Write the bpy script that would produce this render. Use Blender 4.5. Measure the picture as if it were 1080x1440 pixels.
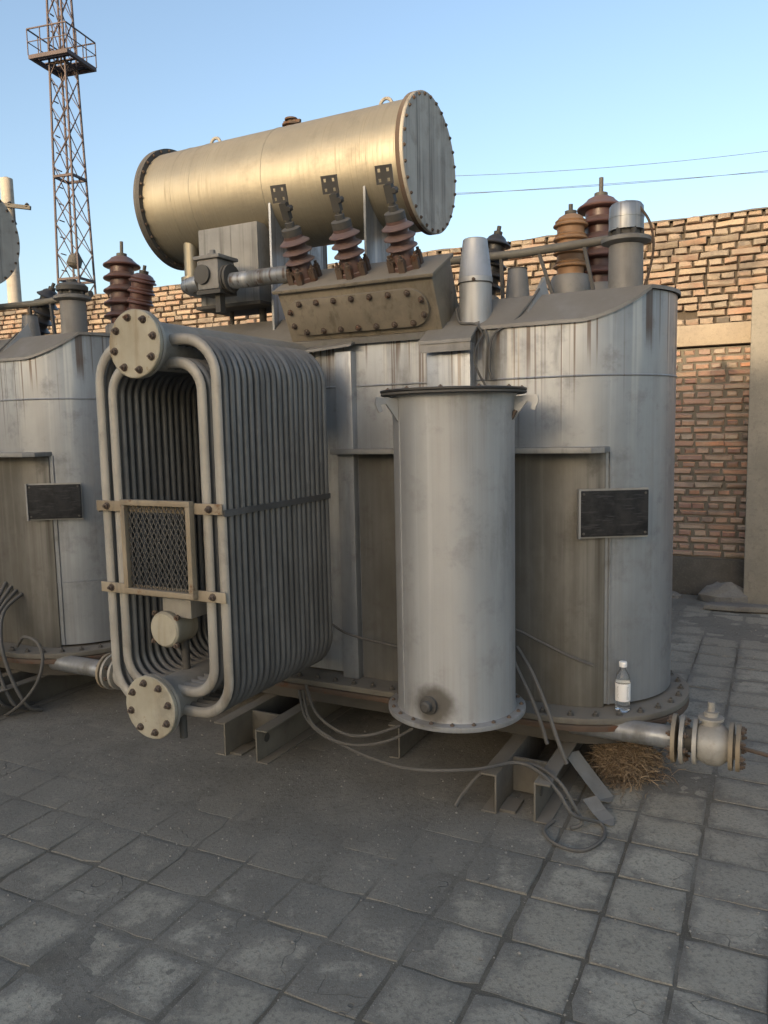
import bpy, bmesh, math, random
from mathutils import Vector, Matrix, noise
random.seed(7)
R = math.radians
for o in list(bpy.data.objects): bpy.data.objects.remove(o)
sc = bpy.context.scene
C = sc.collection

# ------------------------------------------------------------------ camera
TH = R(27.0)                       # yard axes: u to the right (and nearer), v away from the camera
U = Vector((math.cos(TH), -math.sin(TH), 0)); V = Vector((math.sin(TH), math.cos(TH), 0))
PITCH, ROLL = R(6.2), 0.021
fwd = Vector((0, math.cos(PITCH), -math.sin(PITCH))); up0 = Vector((0, math.sin(PITCH), math.cos(PITCH)))
rt0 = Vector((1, 0, 0))
rt = rt0*math.cos(ROLL) - up0*math.sin(ROLL); up = rt0*math.sin(ROLL) + up0*math.cos(ROLL)
cam = bpy.data.cameras.new('camera'); camo = bpy.data.objects.new('camera', cam); C.objects.link(camo)
m = Matrix((rt, up, -fwd)).transposed().to_4x4(); m.translation = (0, 0, 1.6)
camo.matrix_world = m
cam.sensor_fit = 'VERTICAL'; cam.sensor_height = 36.0; cam.lens = 27.5
cam.clip_start = 0.05; cam.clip_end = 2000
sc.camera = camo

# ------------------------------------------------------------------ sky and sun
SUN_AZ, SUN_EL = R(-33), R(10.5)   # behind the camera, to the left
S = Vector((math.sin(SUN_AZ)*math.cos(SUN_EL), -math.cos(SUN_AZ)*math.cos(SUN_EL), math.sin(SUN_EL)))
w = bpy.data.worlds.new('World'); sc.world = w; w.use_nodes = True
nt = w.node_tree; bg = nt.nodes['Background']
sky = nt.nodes.new('ShaderNodeTexSky'); sky.sky_type = 'NISHITA'; sky.sun_disc = False
sky.sun_elevation = SUN_EL; sky.sun_rotation = math.atan2(S.x, S.y)
sky.air_density = 1.0; sky.dust_density = 3.2; sky.ozone_density = 1.4; sky.altitude = 100
tint = nt.nodes.new('ShaderNodeMix'); tint.data_type = 'RGBA'; tint.blend_type = 'MULTIPLY'; tint.inputs[0].default_value = 1.0
tint.inputs[7].default_value = (1.0, .968, .962, 1)      # a slightly hazier, less green sky
nt.links.new(sky.outputs[0], tint.inputs[6]); nt.links.new(tint.outputs[2], bg.inputs[0]); bg.inputs[1].default_value = 0.15
sl = bpy.data.lights.new('sun', 'SUN'); slo = bpy.data.objects.new('sun', sl); C.objects.link(slo)
sl.energy = 2.0; sl.angle = R(0.55); sl.color = (1.0, 0.77, 0.50)
slo.rotation_euler = (-S).to_track_quat('-Z', 'Y').to_euler(); slo.location = S*30
sc.view_settings.view_transform = 'Standard'; sc.view_settings.look = 'None'
sc.view_settings.gamma = 1.0; sc.view_settings.use_curve_mapping = False
sc.view_settings.exposure = 1.34
sc.render.engine = 'CYCLES'

# ------------------------------------------------------------------ frame helpers
def uvz(u, v, z): return U*u + V*v + Vector((0, 0, z))
def proj(p):
    d = p - Vector((0, 0, 1.6)); z = d.dot(fwd)
    if z < .05: return (-9e3, -9e3, z)
    return (540 + 1100*d.dot(rt)/z, 720 - 1100*d.dot(up)/z, z)

class MB:
    """collects shapes given in yard coordinates (u, v, z) minus an origin"""
    def __init__(s, org=(0, 0, 0)): s.o = Vector(org); s.v = []; s.f = []
    def add(s, vs, fs):
        b = len(s.v); s.v += [Vector(p) - s.o for p in vs]; s.f += [[i + b for i in f] for f in fs]; return s
    def box(s, a, b, m=None):
        (x0, y0, z0), (x1, y1, z1) = a, b
        vs = [Vector(p) for p in ((x0,y0,z0),(x1,y0,z0),(x1,y1,z0),(x0,y1,z0),(x0,y0,z1),(x1,y0,z1),(x1,y1,z1),(x0,y1,z1))]
        if m is not None: vs = [m @ p for p in vs]
        return s.add(vs, [(0,3,2,1),(4,5,6,7),(0,1,5,4),(1,2,6,5),(2,3,7,6),(3,0,4,7)])
    def lathe(s, base, axis, prof, n=24, cap0=True, cap1=True):
        base = Vector(base); ax = Vector(axis).normalized(); a, b = perp(ax)
        vs, fs = [], []
        for (r, h) in prof:
            for i in range(n):
                t = 2*math.pi*i/n
                vs.append(base + ax*h + (a*math.cos(t) + b*math.sin(t))*r)
        for k in range(len(prof)-1):
            for i in range(n):
                j = (i+1) % n
                fs.append((k*n+i, k*n+j, (k+1)*n+j, (k+1)*n+i))
        if cap0: fs.append(tuple(range(n))[::-1])
        if cap1: fs.append(tuple((len(prof)-1)*n + i for i in range(n)))
        return s.add(vs, fs)
    def cyl(s, p0, p1, r0, r1=None, n=20):
        p0, p1 = Vector(p0), Vector(p1)
        return s.lathe(p0, p1-p0, [(r0, 0), (r0 if r1 is None else r1, (p1-p0).length)], n)
    def ring(s, p0, axis, ri, ro, h, n=40):
        base = Vector(p0); ax = Vector(axis).normalized(); a, b = perp(ax); vs, fs = [], []
        for (r, hh) in ((ri,0),(ro,0),(ro,h),(ri,h)):
            for i in range(n):
                t = 2*math.pi*i/n; vs.append(base + ax*hh + (a*math.cos(t)+b*math.sin(t))*r)
        for k in range(4):
            for i in range(n):
                j = (i+1) % n; q = (k+1) % 4
                fs.append((k*n+i, k*n+j, q*n+j, q*n+i))
        return s.add(vs, fs)
    def tube(s, path, r, n=8, closed=False, flat=None, nrm=None):
        P = [Vector(p) for p in path]; N = len(P); vs, fs = [], []; ref = None
        for i, p in enumerate(P):
            if closed: t = P[(i+1) % N] - P[i-1]
            else: t = P[min(i+1, N-1)] - P[max(i-1, 0)]
            t.normalize()
            if nrm is not None: b = Vector(nrm); a = b.cross(t).normalized()
            else:
                if ref is None: ref, _ = perp(t)
                a = (ref - t*ref.dot(t)).normalized(); ref = a; b = t.cross(a)
            for k in range(n):
                q = 2*math.pi*k/n
                vs.append(p + a*math.cos(q)*r + b*math.sin(q)*(flat if flat else r))
        for i in range(N if closed else N-1):
            j = (i+1) % N
            for k in range(n):
                l = (k+1) % n; fs.append((i*n+k, i*n+l, j*n+l, j*n+k))
        if not closed:
            fs.append(tuple(range(n))[::-1]); fs.append(tuple((N-1)*n+k for k in range(n)))
        return s.add(vs, fs)
    def prism(s, poly, ext):
        n = len(poly); e = Vector(ext); vs = [Vector(p) for p in poly] + [Vector(p)+e for p in poly]
        fs = [tuple(range(n))[::-1], tuple(range(n, 2*n))] + [(i, (i+1) % n, n+(i+1) % n, n+i) for i in range(n)]
        return s.add(vs, fs)
    def bar(s, p0, p1, wd, ht=None):
        """square bar between two points"""
        p0, p1 = Vector(p0), Vector(p1); a, b = perp((p1-p0).normalized()); ht = ht or wd
        q = [a*wd/2+b*ht/2, -a*wd/2+b*ht/2, -a*wd/2-b*ht/2, a*wd/2-b*ht/2]
        return s.add([p0+k for k in q]+[p1+k for k in q], [(3,2,1,0),(4,5,6,7)]+[(i,(i+1)%4,4+(i+1)%4,4+i) for i in range(4)])
    def mesh(s, name, mat, smooth=True, bev=0, ang=35):
        me = bpy.data.meshes.new(name); me.from_pydata([tuple(p) for p in s.v], [], s.f)
        bm = bmesh.new(); bm.from_mesh(me)
        bmesh.ops.recalc_face_normals(bm, faces=bm.faces[:])
        if bev:
            ed = [e for e in bm.edges if len(e.link_faces) == 2 and e.calc_face_angle(0) > R(50)]
            bmesh.ops.bevel(bm, geom=ed, offset=bev, segments=2, profile=.6, affect='EDGES', clamp_overlap=True)
        bm.to_mesh(me); bm.free()
        if smooth:
            for p in me.polygons: p.use_smooth = True
            me.set_sharp_from_angle(angle=R(ang))
        me.materials.append(mat); return me
    def build(s, name, mat, parent=None, label=None, kind=None, **k):
        return link(name, s.mesh(name, mat, **k), parent, label=label, kind=kind)
def perp(ax):
    t = Vector((0, 0, 1)) if abs(ax.z) < .9 else Vector((1, 0, 0))
    a = t.cross(ax).normalized(); return a, ax.cross(a).normalized()
def link(name, me, parent=None, loc=(0,0,0), axis=None, label=None, kind=None, spin=0):
    o = bpy.data.objects.new(name, me); C.objects.link(o); o.parent = parent; o.location = loc
    if axis is not None:
        o.rotation_mode = 'QUATERNION'; o.rotation_quaternion = Vector(axis).to_track_quat('Z', 'Y') @ Matrix.Rotation(spin, 3, 'Z').to_quaternion()
    if label: o['label'] = label
    if kind: o['kind'] = kind
    return o
def thing(name, label, cat, org=(0,0,0), group=None, me=None, kind=None):
    o = bpy.data.objects.new(name, me); C.objects.link(o)
    o.location = uvz(*org); o.rotation_euler = (0, 0, -TH)
    o['label'] = label; o['category'] = cat
    if group: o['group'] = group
    if kind: o['kind'] = kind
    return o
def setting(name, me, org=(0,0,0)):
    o = bpy.data.objects.new(name, me); C.objects.link(o); o.location = uvz(*org); o.rotation_euler = (0,0,-TH)
    o['kind'] = 'structure'; return o
def copy_tree(o, parent=None, skip=()):
    c = o.copy(); C.objects.link(c); c.parent = parent
    for ch in o.children:
        if ch.name.split('.')[0] not in skip: copy_tree(ch, c, skip)
    return c
def bez(pts, n=8):
    """Catmull-Rom through the points"""
    P = [Vector(p) for p in pts]; out = []
    for i in range(len(P)-1):
        a, b, c, d = P[max(i-1,0)], P[i], P[i+1], P[min(i+2,len(P)-1)]
        for k in range(n):
            t = k/n
            out.append(.5*((2*b)+(c-a)*t+(2*a-5*b+4*c-d)*t*t+(3*b-a-3*c+d)*t**3))
    return out + [P[-1]]

# ------------------------------------------------------------------ materials
class NT:
    def __init__(s, name):
        s.m = bpy.data.materials.new(name); s.m.use_nodes = True; s.t = s.m.node_tree; s.b = s.t.nodes['Principled BSDF']
    def n(s, typ, **k):
        q = s.t.nodes.new(typ)
        for a, v in k.items(): setattr(q, a, v)
        return q
    def l(s, a, b): s.t.links.new(a, b)
    def put(s, sock, val):
        if hasattr(val, 'is_linked') or hasattr(val, 'links'): s.l(val, sock)
        else: sock.default_value = val
    def math(s, op, a, b=0.0, clamp=False):
        q = s.n('ShaderNodeMath', operation=op, use_clamp=clamp); s.put(q.inputs[0], a); s.put(q.inputs[1], b); return q.outputs[0]
    def mix(s, f, a, b):
        q = s.n('ShaderNodeMix', data_type='RGBA'); s.put(q.inputs[0], f)
        for k, v in ((6, a), (7, b)):
            s.put(q.inputs[k], v if hasattr(v, 'links') else (*v, 1.0))
        return q.outputs[2]
    def noise(s, co, scale, detail=4, rough=.55):
        q = s.n('ShaderNodeTexNoise'); q.inputs['Scale'].default_value = scale; q.inputs['Detail'].default_value = detail
        q.inputs['Roughness'].default_value = rough; s.l(co, q.inputs['Vector']); return q.outputs[0]
    def ramp(s, f, lo, hi, a=0.0, b=1.0):
        q = s.n('ShaderNodeMapRange'); s.l(f, q.inputs[0])
        for k, v in zip((1,2,3,4), (lo, hi, a, b)): q.inputs[k].default_value = v
        q.interpolation_type = 'SMOOTHSTEP'; return q.outputs[0]
    def scale(s, co, sc_, off=None):
        q = s.n('ShaderNodeMapping'); q.inputs['Scale'].default_value = sc_; s.l(co, q.inputs['Vector'])
        return q.outputs[0]
    def obj(s, rnd=7.0):
        tc = s.n('ShaderNodeTexCoord'); oi = s.n('ShaderNodeObjectInfo')
        a = s.n('ShaderNodeVectorMath', operation='ADD'); s.l(tc.outputs['Object'], a.inputs[0])
        s.put(a.inputs[1], s.math('MULTIPLY', oi.outputs['Random'], rnd)); return a.outputs[0]
    def sep(s, co):
        q = s.n('ShaderNodeSeparateXYZ'); s.l(co, q.inputs[0]); return q.outputs
    def fin(s, col, rough, metal=0.0, bump=None, bs=.2, bd=.01):
        s.put(s.b.inputs['Base Color'], col if hasattr(col, 'links') else (*col, 1)); s.put(s.b.inputs['Roughness'], rough); s.put(s.b.inputs['Metallic'], metal)
        if bump is not None:
            q = s.n('ShaderNodeBump'); q.inputs['Strength'].default_value = bs; q.inputs['Distance'].default_value = bd
            s.l(bump, q.inputs['Height']); s.l(q.outputs[0], s.b.inputs['Normal'])
        return s.m

def metal(name, c1, c2, rough=.45, met=.5, streak=(16,16,.7), samt=.5, scol=(.09,.085,.075), rust=.0, rcol=(.13,.055,.025),
          dust=.6, dcol=(.17,.155,.13), bump=.25, rnd=0.0, blot=3.0, dirt=.35, drips=None, spot=None, soft=0, grime=.55):
    k = NT(name); co = k.obj(rnd) if rnd else k.n('ShaderNodeTexCoord').outputs['Object']
    b = k.ramp(k.noise(k.scale(co, (1,1,.45)) if soft else co, blot, 5, .6), .3, .7); col = k.mix(b, c1, c2)
    st = k.noise(k.scale(co, streak), 1.0, 6, .65)
    s1 = k.ramp(st, .42, .82) if soft else k.ramp(st, .5, .72); s2 = k.ramp(k.noise(co, 1.7, 3), .38, .62)
    f = k.math('MULTIPLY', s1, k.math('MULTIPLY', k.math('ADD', s2, .25), samt), True)
    col = k.mix(f, col, scol)
    lt = k.ramp(st, .28, .45, 1.0, 0.0); col = k.mix(k.math('MULTIPLY', lt, .25), col, tuple(min(1, x*1.35) for x in c1))
    d = k.ramp(k.noise(co, 6.5, 8, .7), .5, .7); df = k.math('MULTIPLY', d, dirt); col = k.mix(df, col, tuple(.5*x for x in dcol))
    if soft:                        # grime smeared downwards by rain
        gr = k.ramp(k.noise(k.scale(co, (3.2, 3.2, .75)), 1.0, 7, .62), .50, .66); gr = k.math('MULTIPLY', gr, k.ramp(k.noise(k.scale(co, (20, 20, 1.5)), 1.0, 5, .6), .3, .6, .45, 1))
        col = k.mix(k.math('MULTIPLY', gr, grime), col, (.082,.076,.058)); df = k.math('MAXIMUM', df, k.math('MULTIPLY', gr, grime*.8))
    if drips:                       # rust runs below the cover joint: (z_top, length)
        z = k.sep(co)[2]; zt, ln = drips
        dn = k.ramp(k.noise(k.scale(co, (48, 30, .25)), 1.0, 3, .5), .55, .63)
        zl = k.ramp(k.noise(k.scale(co, (13, 9, .05)), 1.0, 2, .5), .35, .68, .12, ln); zz = k.ramp(k.math('DIVIDE', k.math('ADD', k.math('SUBTRACT', z, zt), zl), zl), -.15, .8)
        rf = k.math('MULTIPLY', k.math('MULTIPLY', dn, zz), .75, True); col = k.mix(rf, col, (.085, .05, .032))
        lf = k.math('MULTIPLY', k.math('MULTIPLY', k.ramp(k.noise(k.scale(co, (23, 15, .5)), 1.0, 3, .5), .55, .7), zz), .5, True)
        col = k.mix(lf, col, (.62,.61,.57))
    if spot:                        # oily stain round the drain plug
        x = k.sep(co); d2 = k.math('ADD', k.math('POWER', k.math('SUBTRACT', x[2], spot[0]), 2.0), k.math('POWER', k.math('SUBTRACT', x[0], .505), 2.0))
        d2 = k.math('ADD', k.math('SQRT', d2), k.math('MULTIPLY', k.noise(co, 16, 4), .06))
        sm_ = k.math('MULTIPLY', k.ramp(d2, .085, .135, 1, 0), k.ramp(x[1], spot[1], spot[1]-.08)); col = k.mix(k.math('MULTIPLY', sm_, .8), col, (.06,.05,.035))
    rv = rough
    if rust:
        rn = k.ramp(k.noise(co, 11, 8, .72), .72-rust*.42, .78-rust*.3); col = k.mix(k.math('MULTIPLY', rn, .85), col, rcol)
        f = k.math('MAXIMUM', f, rn)
    g = k.n('ShaderNodeNewGeometry'); nz = k.sep(g.outputs['Normal'])[2]
    du = k.math('MULTIPLY', k.ramp(nz, .25, .85), k.ramp(k.noise(co, 9, 6), .2, .6, dust*.6, dust), True)
    col = k.mix(du, col, dcol)
    bad = k.math('MAXIMUM', k.math('MAXIMUM', f, du), df)
    ro = k.math('ADD', rv, k.math('MULTIPLY', bad, .38), True); ro = k.math('ADD', ro, k.math('MULTIPLY', k.noise(co, 40, 3), .12), True)
    me = k.math('MULTIPLY', k.math('SUBTRACT', 1.0, bad, True), met)
    h = k.math('ADD', k.math('MULTIPLY', k.noise(co, 14, 4), .35), k.math('MULTIPLY', k.noise(co, 120, 3), .12)); h = k.math('ADD', h, k.math('MULTIPLY', st, .5))
    return k.fin(col, ro, me, h, bump, .008)

M = {}
M['tank'] = metal('aged aluminium paint', (.40,.425,.45), (.25,.268,.285), .37, .62, (30,30,.45), .42, (.15,.14,.115), drips=(2.03,.6), dirt=.38, blot=1.6, soft=1, grime=.7)
M['skin'] = metal('grimy shaded lower skin', (.21,.208,.195), (.11,.108,.096), .42, .45, (34,34,.4), .95, (.06,.055,.043), dirt=.55, blot=2.4, soft=1)  # grime, plus the shade of ledge and drum put into the colour
M['drum'] = metal('pale aluminium paint', (.44,.45,.455), (.335,.345,.35), .42, .52, (22,22,.4), .5, (.20,.18,.14), dirt=.24, blot=1.3, grime=.38, spot=(.505,-.93,.09), soft=1)
M['cons'] = metal('silver drum paint', (.36,.325,.245), (.30,.27,.205), .43, .75, (140,3,3), .5, (.20,.165,.10), dirt=.22, bump=.22)
M['endcap'] = metal('streaked end plate', (.44,.405,.34), (.32,.29,.24), .55, .12, (20,26,.6), .9, (.13,.125,.12), dirt=.3, rust=.12)
M['sump'] = metal('streaked sump paint', (.33,.32,.29), (.23,.222,.20), .55, .2, (26,26,.6), .9, (.10,.095,.08), dirt=.35, rust=.1)
M['cover'] = metal('dusty grey cover', (.27,.265,.25), (.21,.20,.185), .55, .3, (9,9,2), .4, dust=.8, rust=.1)
M['fin'] = metal('dark radiator paint', (.185,.185,.18), (.12,.12,.116), .42, .5, (12,12,.6), .5, (.07,.07,.065), dirt=.4, rnd=9)
M['hdr'] = metal('pale dusty paint', (.39,.37,.325), (.29,.272,.235), .5, .25, (14,14,.9), .6, (.15,.12,.08), rust=.1, dirt=.3, rcol=(.16,.10,.05))
M['blind'] = metal('yellowed flange paint', (.43,.40,.315), (.30,.27,.195), .5, .12, (16,16,1.1), .8, (.19,.12,.05), rust=.26, rcol=(.2,.115,.04), rnd=5)
M['strap'] = metal('ochre rusty strap', (.34,.29,.21), (.24,.19,.125), .6, .1, (16,16,2), .5, rust=.32, rcol=(.15,.075,.035))
M['rust'] = metal('brown rusty steel', (.12,.085,.062), (.075,.05,.036), .75, .1, (10,10,4), .4, rust=.45, rcol=(.12,.05,.024), dust=.45, rnd=5)
M['bolt'] = metal('rusty bolt', (.13,.095,.07), (.085,.06,.045), .65, .2, (20,20,20), .3, rust=.4, dust=.3, rnd=5)
M['dark'] = metal('dark grimy steel and unlit ring', (.095,.09,.08), (.06,.057,.052), .6, .2, (12,12,2), .4, rust=.15, dust=.5, rnd=5)
M['beam'] = metal('dusty channel steel', (.19,.18,.15), (.125,.115,.098), .6, .2, (8,8,3), .5, rust=.15, dust=.8)
M['box'] = metal('grime coated box', (.29,.25,.19), (.20,.175,.135), .55, .25, (14,14,.8), .8, (.09,.075,.05), rust=.16, dust=.8, dcol=(.20,.18,.15))
M['valve'] = metal('cast valve paint', (.44,.425,.385), (.33,.315,.28), .5, .3, (10,10,10), .4, rust=.15, rnd=3)
M['porc'] = metal('dusty brown porcelain', (.15,.085,.068), (.105,.06,.05), .38, 0, (8,8,2), .4, dust=.75, dcol=(.215,.165,.145), rnd=5, dirt=.5)
M['porc_tan'] = metal('ochre porcelain', (.36,.20,.095), (.27,.15,.075), .4, 0, (8,8,2), .4, dust=.5, dcol=(.30,.20,.12), dirt=.3)
M['porc_red'] = metal('maroon porcelain', (.115,.052,.042), (.085,.04,.034), .3, 0, (8,8,2), .4, dust=.45, dcol=(.2,.15,.13), dirt=.3, rnd=5)
M['black'] = metal('black porcelain', (.03,.03,.031), (.02,.02,.021), .3, 0, (8,8,2), .3, dust=.5, dcol=(.12,.11,.10), dirt=.2)
M['cable'] = metal('grey cable sheath', (.105,.103,.097), (.07,.068,.064), .6, 0, (9,9,9), .4, dust=.5, rnd=5)
M['sheet'] = metal('pale sheet metal', (.32,.325,.315), (.24,.24,.23), .5, .3, (10,10,2), .5, dust=.5, rnd=4)
M['tower'] = metal('faded red tower paint', (.08,.058,.062), (.06,.047,.052), .6, .1, (8,8,3), .4, dust=.2)
M['pole'] = metal('concrete pole', (.42,.39,.34), (.36,.33,.29), .85, 0, (9,9,.5), .3, dust=.1)
M['wire'] = metal('weathered wire', (.10,.10,.10), (.08,.08,.08), .6, .3, dust=.1)
M['plate'] = None
def plate_mat():
    k = NT('black name plate'); co = k.n('ShaderNodeTexCoord').outputs['Object']
    n = k.noise(co, 18, 6, .7); col = k.mix(k.ramp(n, .35, .7), (.012,.013,.015), (.032,.033,.034))
    st = k.noise(k.scale(co, (10,10,90)), 1.0, 3, .6); col = k.mix(k.math('MULTIPLY', k.ramp(st, .56, .66), .5), col, (.06,.062,.065))
    k.b.inputs['Specular IOR Level'].default_value = .2; return k.fin(col, k.ramp(n, .3, .7, .5, .8), 0, n, .2, .004)
M['plate'] = plate_mat()
def brick_mat(name, pal, dirtc, damt):
    k = NT(name); tc = k.n('ShaderNodeTexCoord'); oi = k.n('ShaderNodeObjectInfo'); g = k.n('ShaderNodeNewGeometry')
    rn = k.math('FRACT', k.math('ADD', oi.outputs['Random'], g.outputs['Random Per Island']))
    r = k.n('ShaderNodeValToRGB'); k.l(rn, r.inputs[0]); e = r.color_ramp.elements
    while len(e) < len(pal): e.new(.5)
    for i, c in enumerate(pal): e[i].position = i/(len(pal)-1); e[i].color = (*c, 1)
    wp = g.outputs['Position']
    n1 = k.noise(wp, 9, 7, .7); n2 = k.noise(wp, 60, 4, .6); n3 = k.noise(wp, 1.3, 4, .6)
    col = k.mix(k.math('MULTIPLY', k.ramp(n1, .42, .68), damt), r.outputs[0], dirtc)
    col = k.mix(k.math('MULTIPLY', k.ramp(n2, .45, .75), .4), col, tuple(.6*x for x in dirtc))
    col = k.mix(k.math('MULTIPLY', k.ramp(n3, .56, .68), .6), col, (.105,.09,.075))
    h = k.math('ADD', k.math('MULTIPLY', n1, .6), k.math('MULTIPLY', n2, .5))
    return k.fin(col, .92, 0, h, .75, .014)
M['brick_up'] = brick_mat('weathered tan brick', [(.33,.25,.185),(.31,.20,.14),(.22,.18,.145),(.40,.31,.22),(.17,.14,.12),(.36,.215,.145),(.36,.29,.225),(.27,.21,.165),(.13,.115,.10),(.33,.25,.185)], (.31,.262,.20), .8)
M['brick_low'] = brick_mat('red infill brick', [(.33,.20,.145),(.40,.27,.19),(.27,.155,.125),(.42,.335,.25),(.25,.19,.165),(.46,.225,.13),(.36,.27,.21),(.23,.13,.105),(.38,.31,.25),(.33,.20,.145)], (.33,.28,.215), .6)
def rough_mat(name, c1, c2, c3, sc1=4, bs=.5, bd=.012, wet=None, rough=.93):
    k = NT(name); g = k.n('ShaderNodeNewGeometry'); wp = g.outputs['Position']
    n1 = k.noise(wp, sc1, 7, .65); n2 = k.noise(wp, sc1*14, 5, .65); n3 = k.noise(wp, sc1*60, 3)
    col = k.mix(k.ramp(n1, .35, .65), c1, c2); col = k.mix(k.math('MULTIPLY', k.ramp(n2, .48, .7), .6), col, c3)
    col = k.mix(k.math('MULTIPLY', k.ramp(n3, .55, .75), .35), col, tuple(1.6*x for x in c1))
    h = k.math('ADD', k.math('MULTIPLY', n1, .5), k.math('ADD', k.math('MULTIPLY', n2, .4), k.math('MULTIPLY', n3, .2)))
    return k.fin(col, rough, 0, h, bs, bd)
M['mortar_up'] = rough_mat('deep dry mortar', (.09,.072,.053), (.065,.052,.04), (.045,.037,.03), 5)
M['capping'] = rough_mat('sandy capping', (.22,.18,.135), (.17,.14,.105), (.12,.10,.075), 5)
M['mortar_low'] = rough_mat('grey mortar', (.165,.148,.115), (.125,.112,.088), (.09,.08,.064), 5)
M['beamc'] = rough_mat('ring beam concrete', (.36,.30,.22), (.30,.25,.19), (.24,.20,.15), 3, .4)
M['plinth'] = rough_mat('dark damp plinth', (.10,.092,.08), (.07,.065,.056), (.13,.12,.10), 4)
M['pillar'] = rough_mat('smooth cement render', (.255,.235,.195), (.20,.185,.155), (.165,.15,.125), 2.2, .3)
M['rubble'] = rough_mat('broken concrete', (.20,.19,.17), (.15,.14,.125), (.10,.095,.085), 6, .8)
def dirt_mat():
    k = NT('trodden dust'); wp = k.n('ShaderNodeNewGeometry').outputs['Position']; P = k.sep(wp)
    uu = k.math('SUBTRACT', k.math('MULTIPLY', P[0], math.cos(TH)), k.math('MULTIPLY', P[1], math.sin(TH)))
    vv_ = k.math('ADD', k.math('MULTIPLY', P[0], math.sin(TH)), k.math('MULTIPLY', P[1], math.cos(TH)))
    n1 = k.noise(wp, 3.2, 7, .65); n2 = k.noise(wp, 45, 5, .7); n3 = k.noise(wp, 220, 3, .6)
    zone = k.math('MULTIPLY', k.ramp(k.math('ADD', vv_, k.math('MULTIPLY', n1, .6)), 1.9, 2.9), k.ramp(k.math('ADD', uu, k.math('MULTIPLY', n1, .5)), -.3, -1.0))
    dry = k.mix(k.ramp(n1, .35, .65), (.200,.188,.158), (.152,.143,.121)); damp = k.mix(k.ramp(n1, .35, .65), (.125,.112,.085), (.085,.076,.058))
    col = k.mix(k.math('MAXIMUM', zone, k.ramp(P[2], -.0048, -.0002)), damp, dry)
    col = k.mix(k.math('MULTIPLY', k.ramp(n2, .48, .66), .55), col, (.085,.078,.064)); col = k.mix(k.math('MULTIPLY', k.ramp(n3, .58, .70), .5), col, (.34,.32,.27))
    h = k.math('ADD', k.math('MULTIPLY', n1, .4), k.math('ADD', k.math('MULTIPLY', n2, .5), k.math('MULTIPLY', n3, .35)))
    return k.fin(col, .95, 0, h, .8, .007)
M['dirt'] = dirt_mat()
M['house'] = rough_mat('rendered shed wall', (.30,.27,.22), (.25,.225,.185), (.2,.18,.15), 1.5, .3)
M['roof'] = metal('corrugated roof', (.22,.22,.23), (.17,.17,.175), .5, .5, dust=.3)
M['pebble'] = rough_mat('mixed pebbles', (.30,.28,.24), (.20,.185,.16), (.42,.40,.36), 9, .3)
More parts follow.
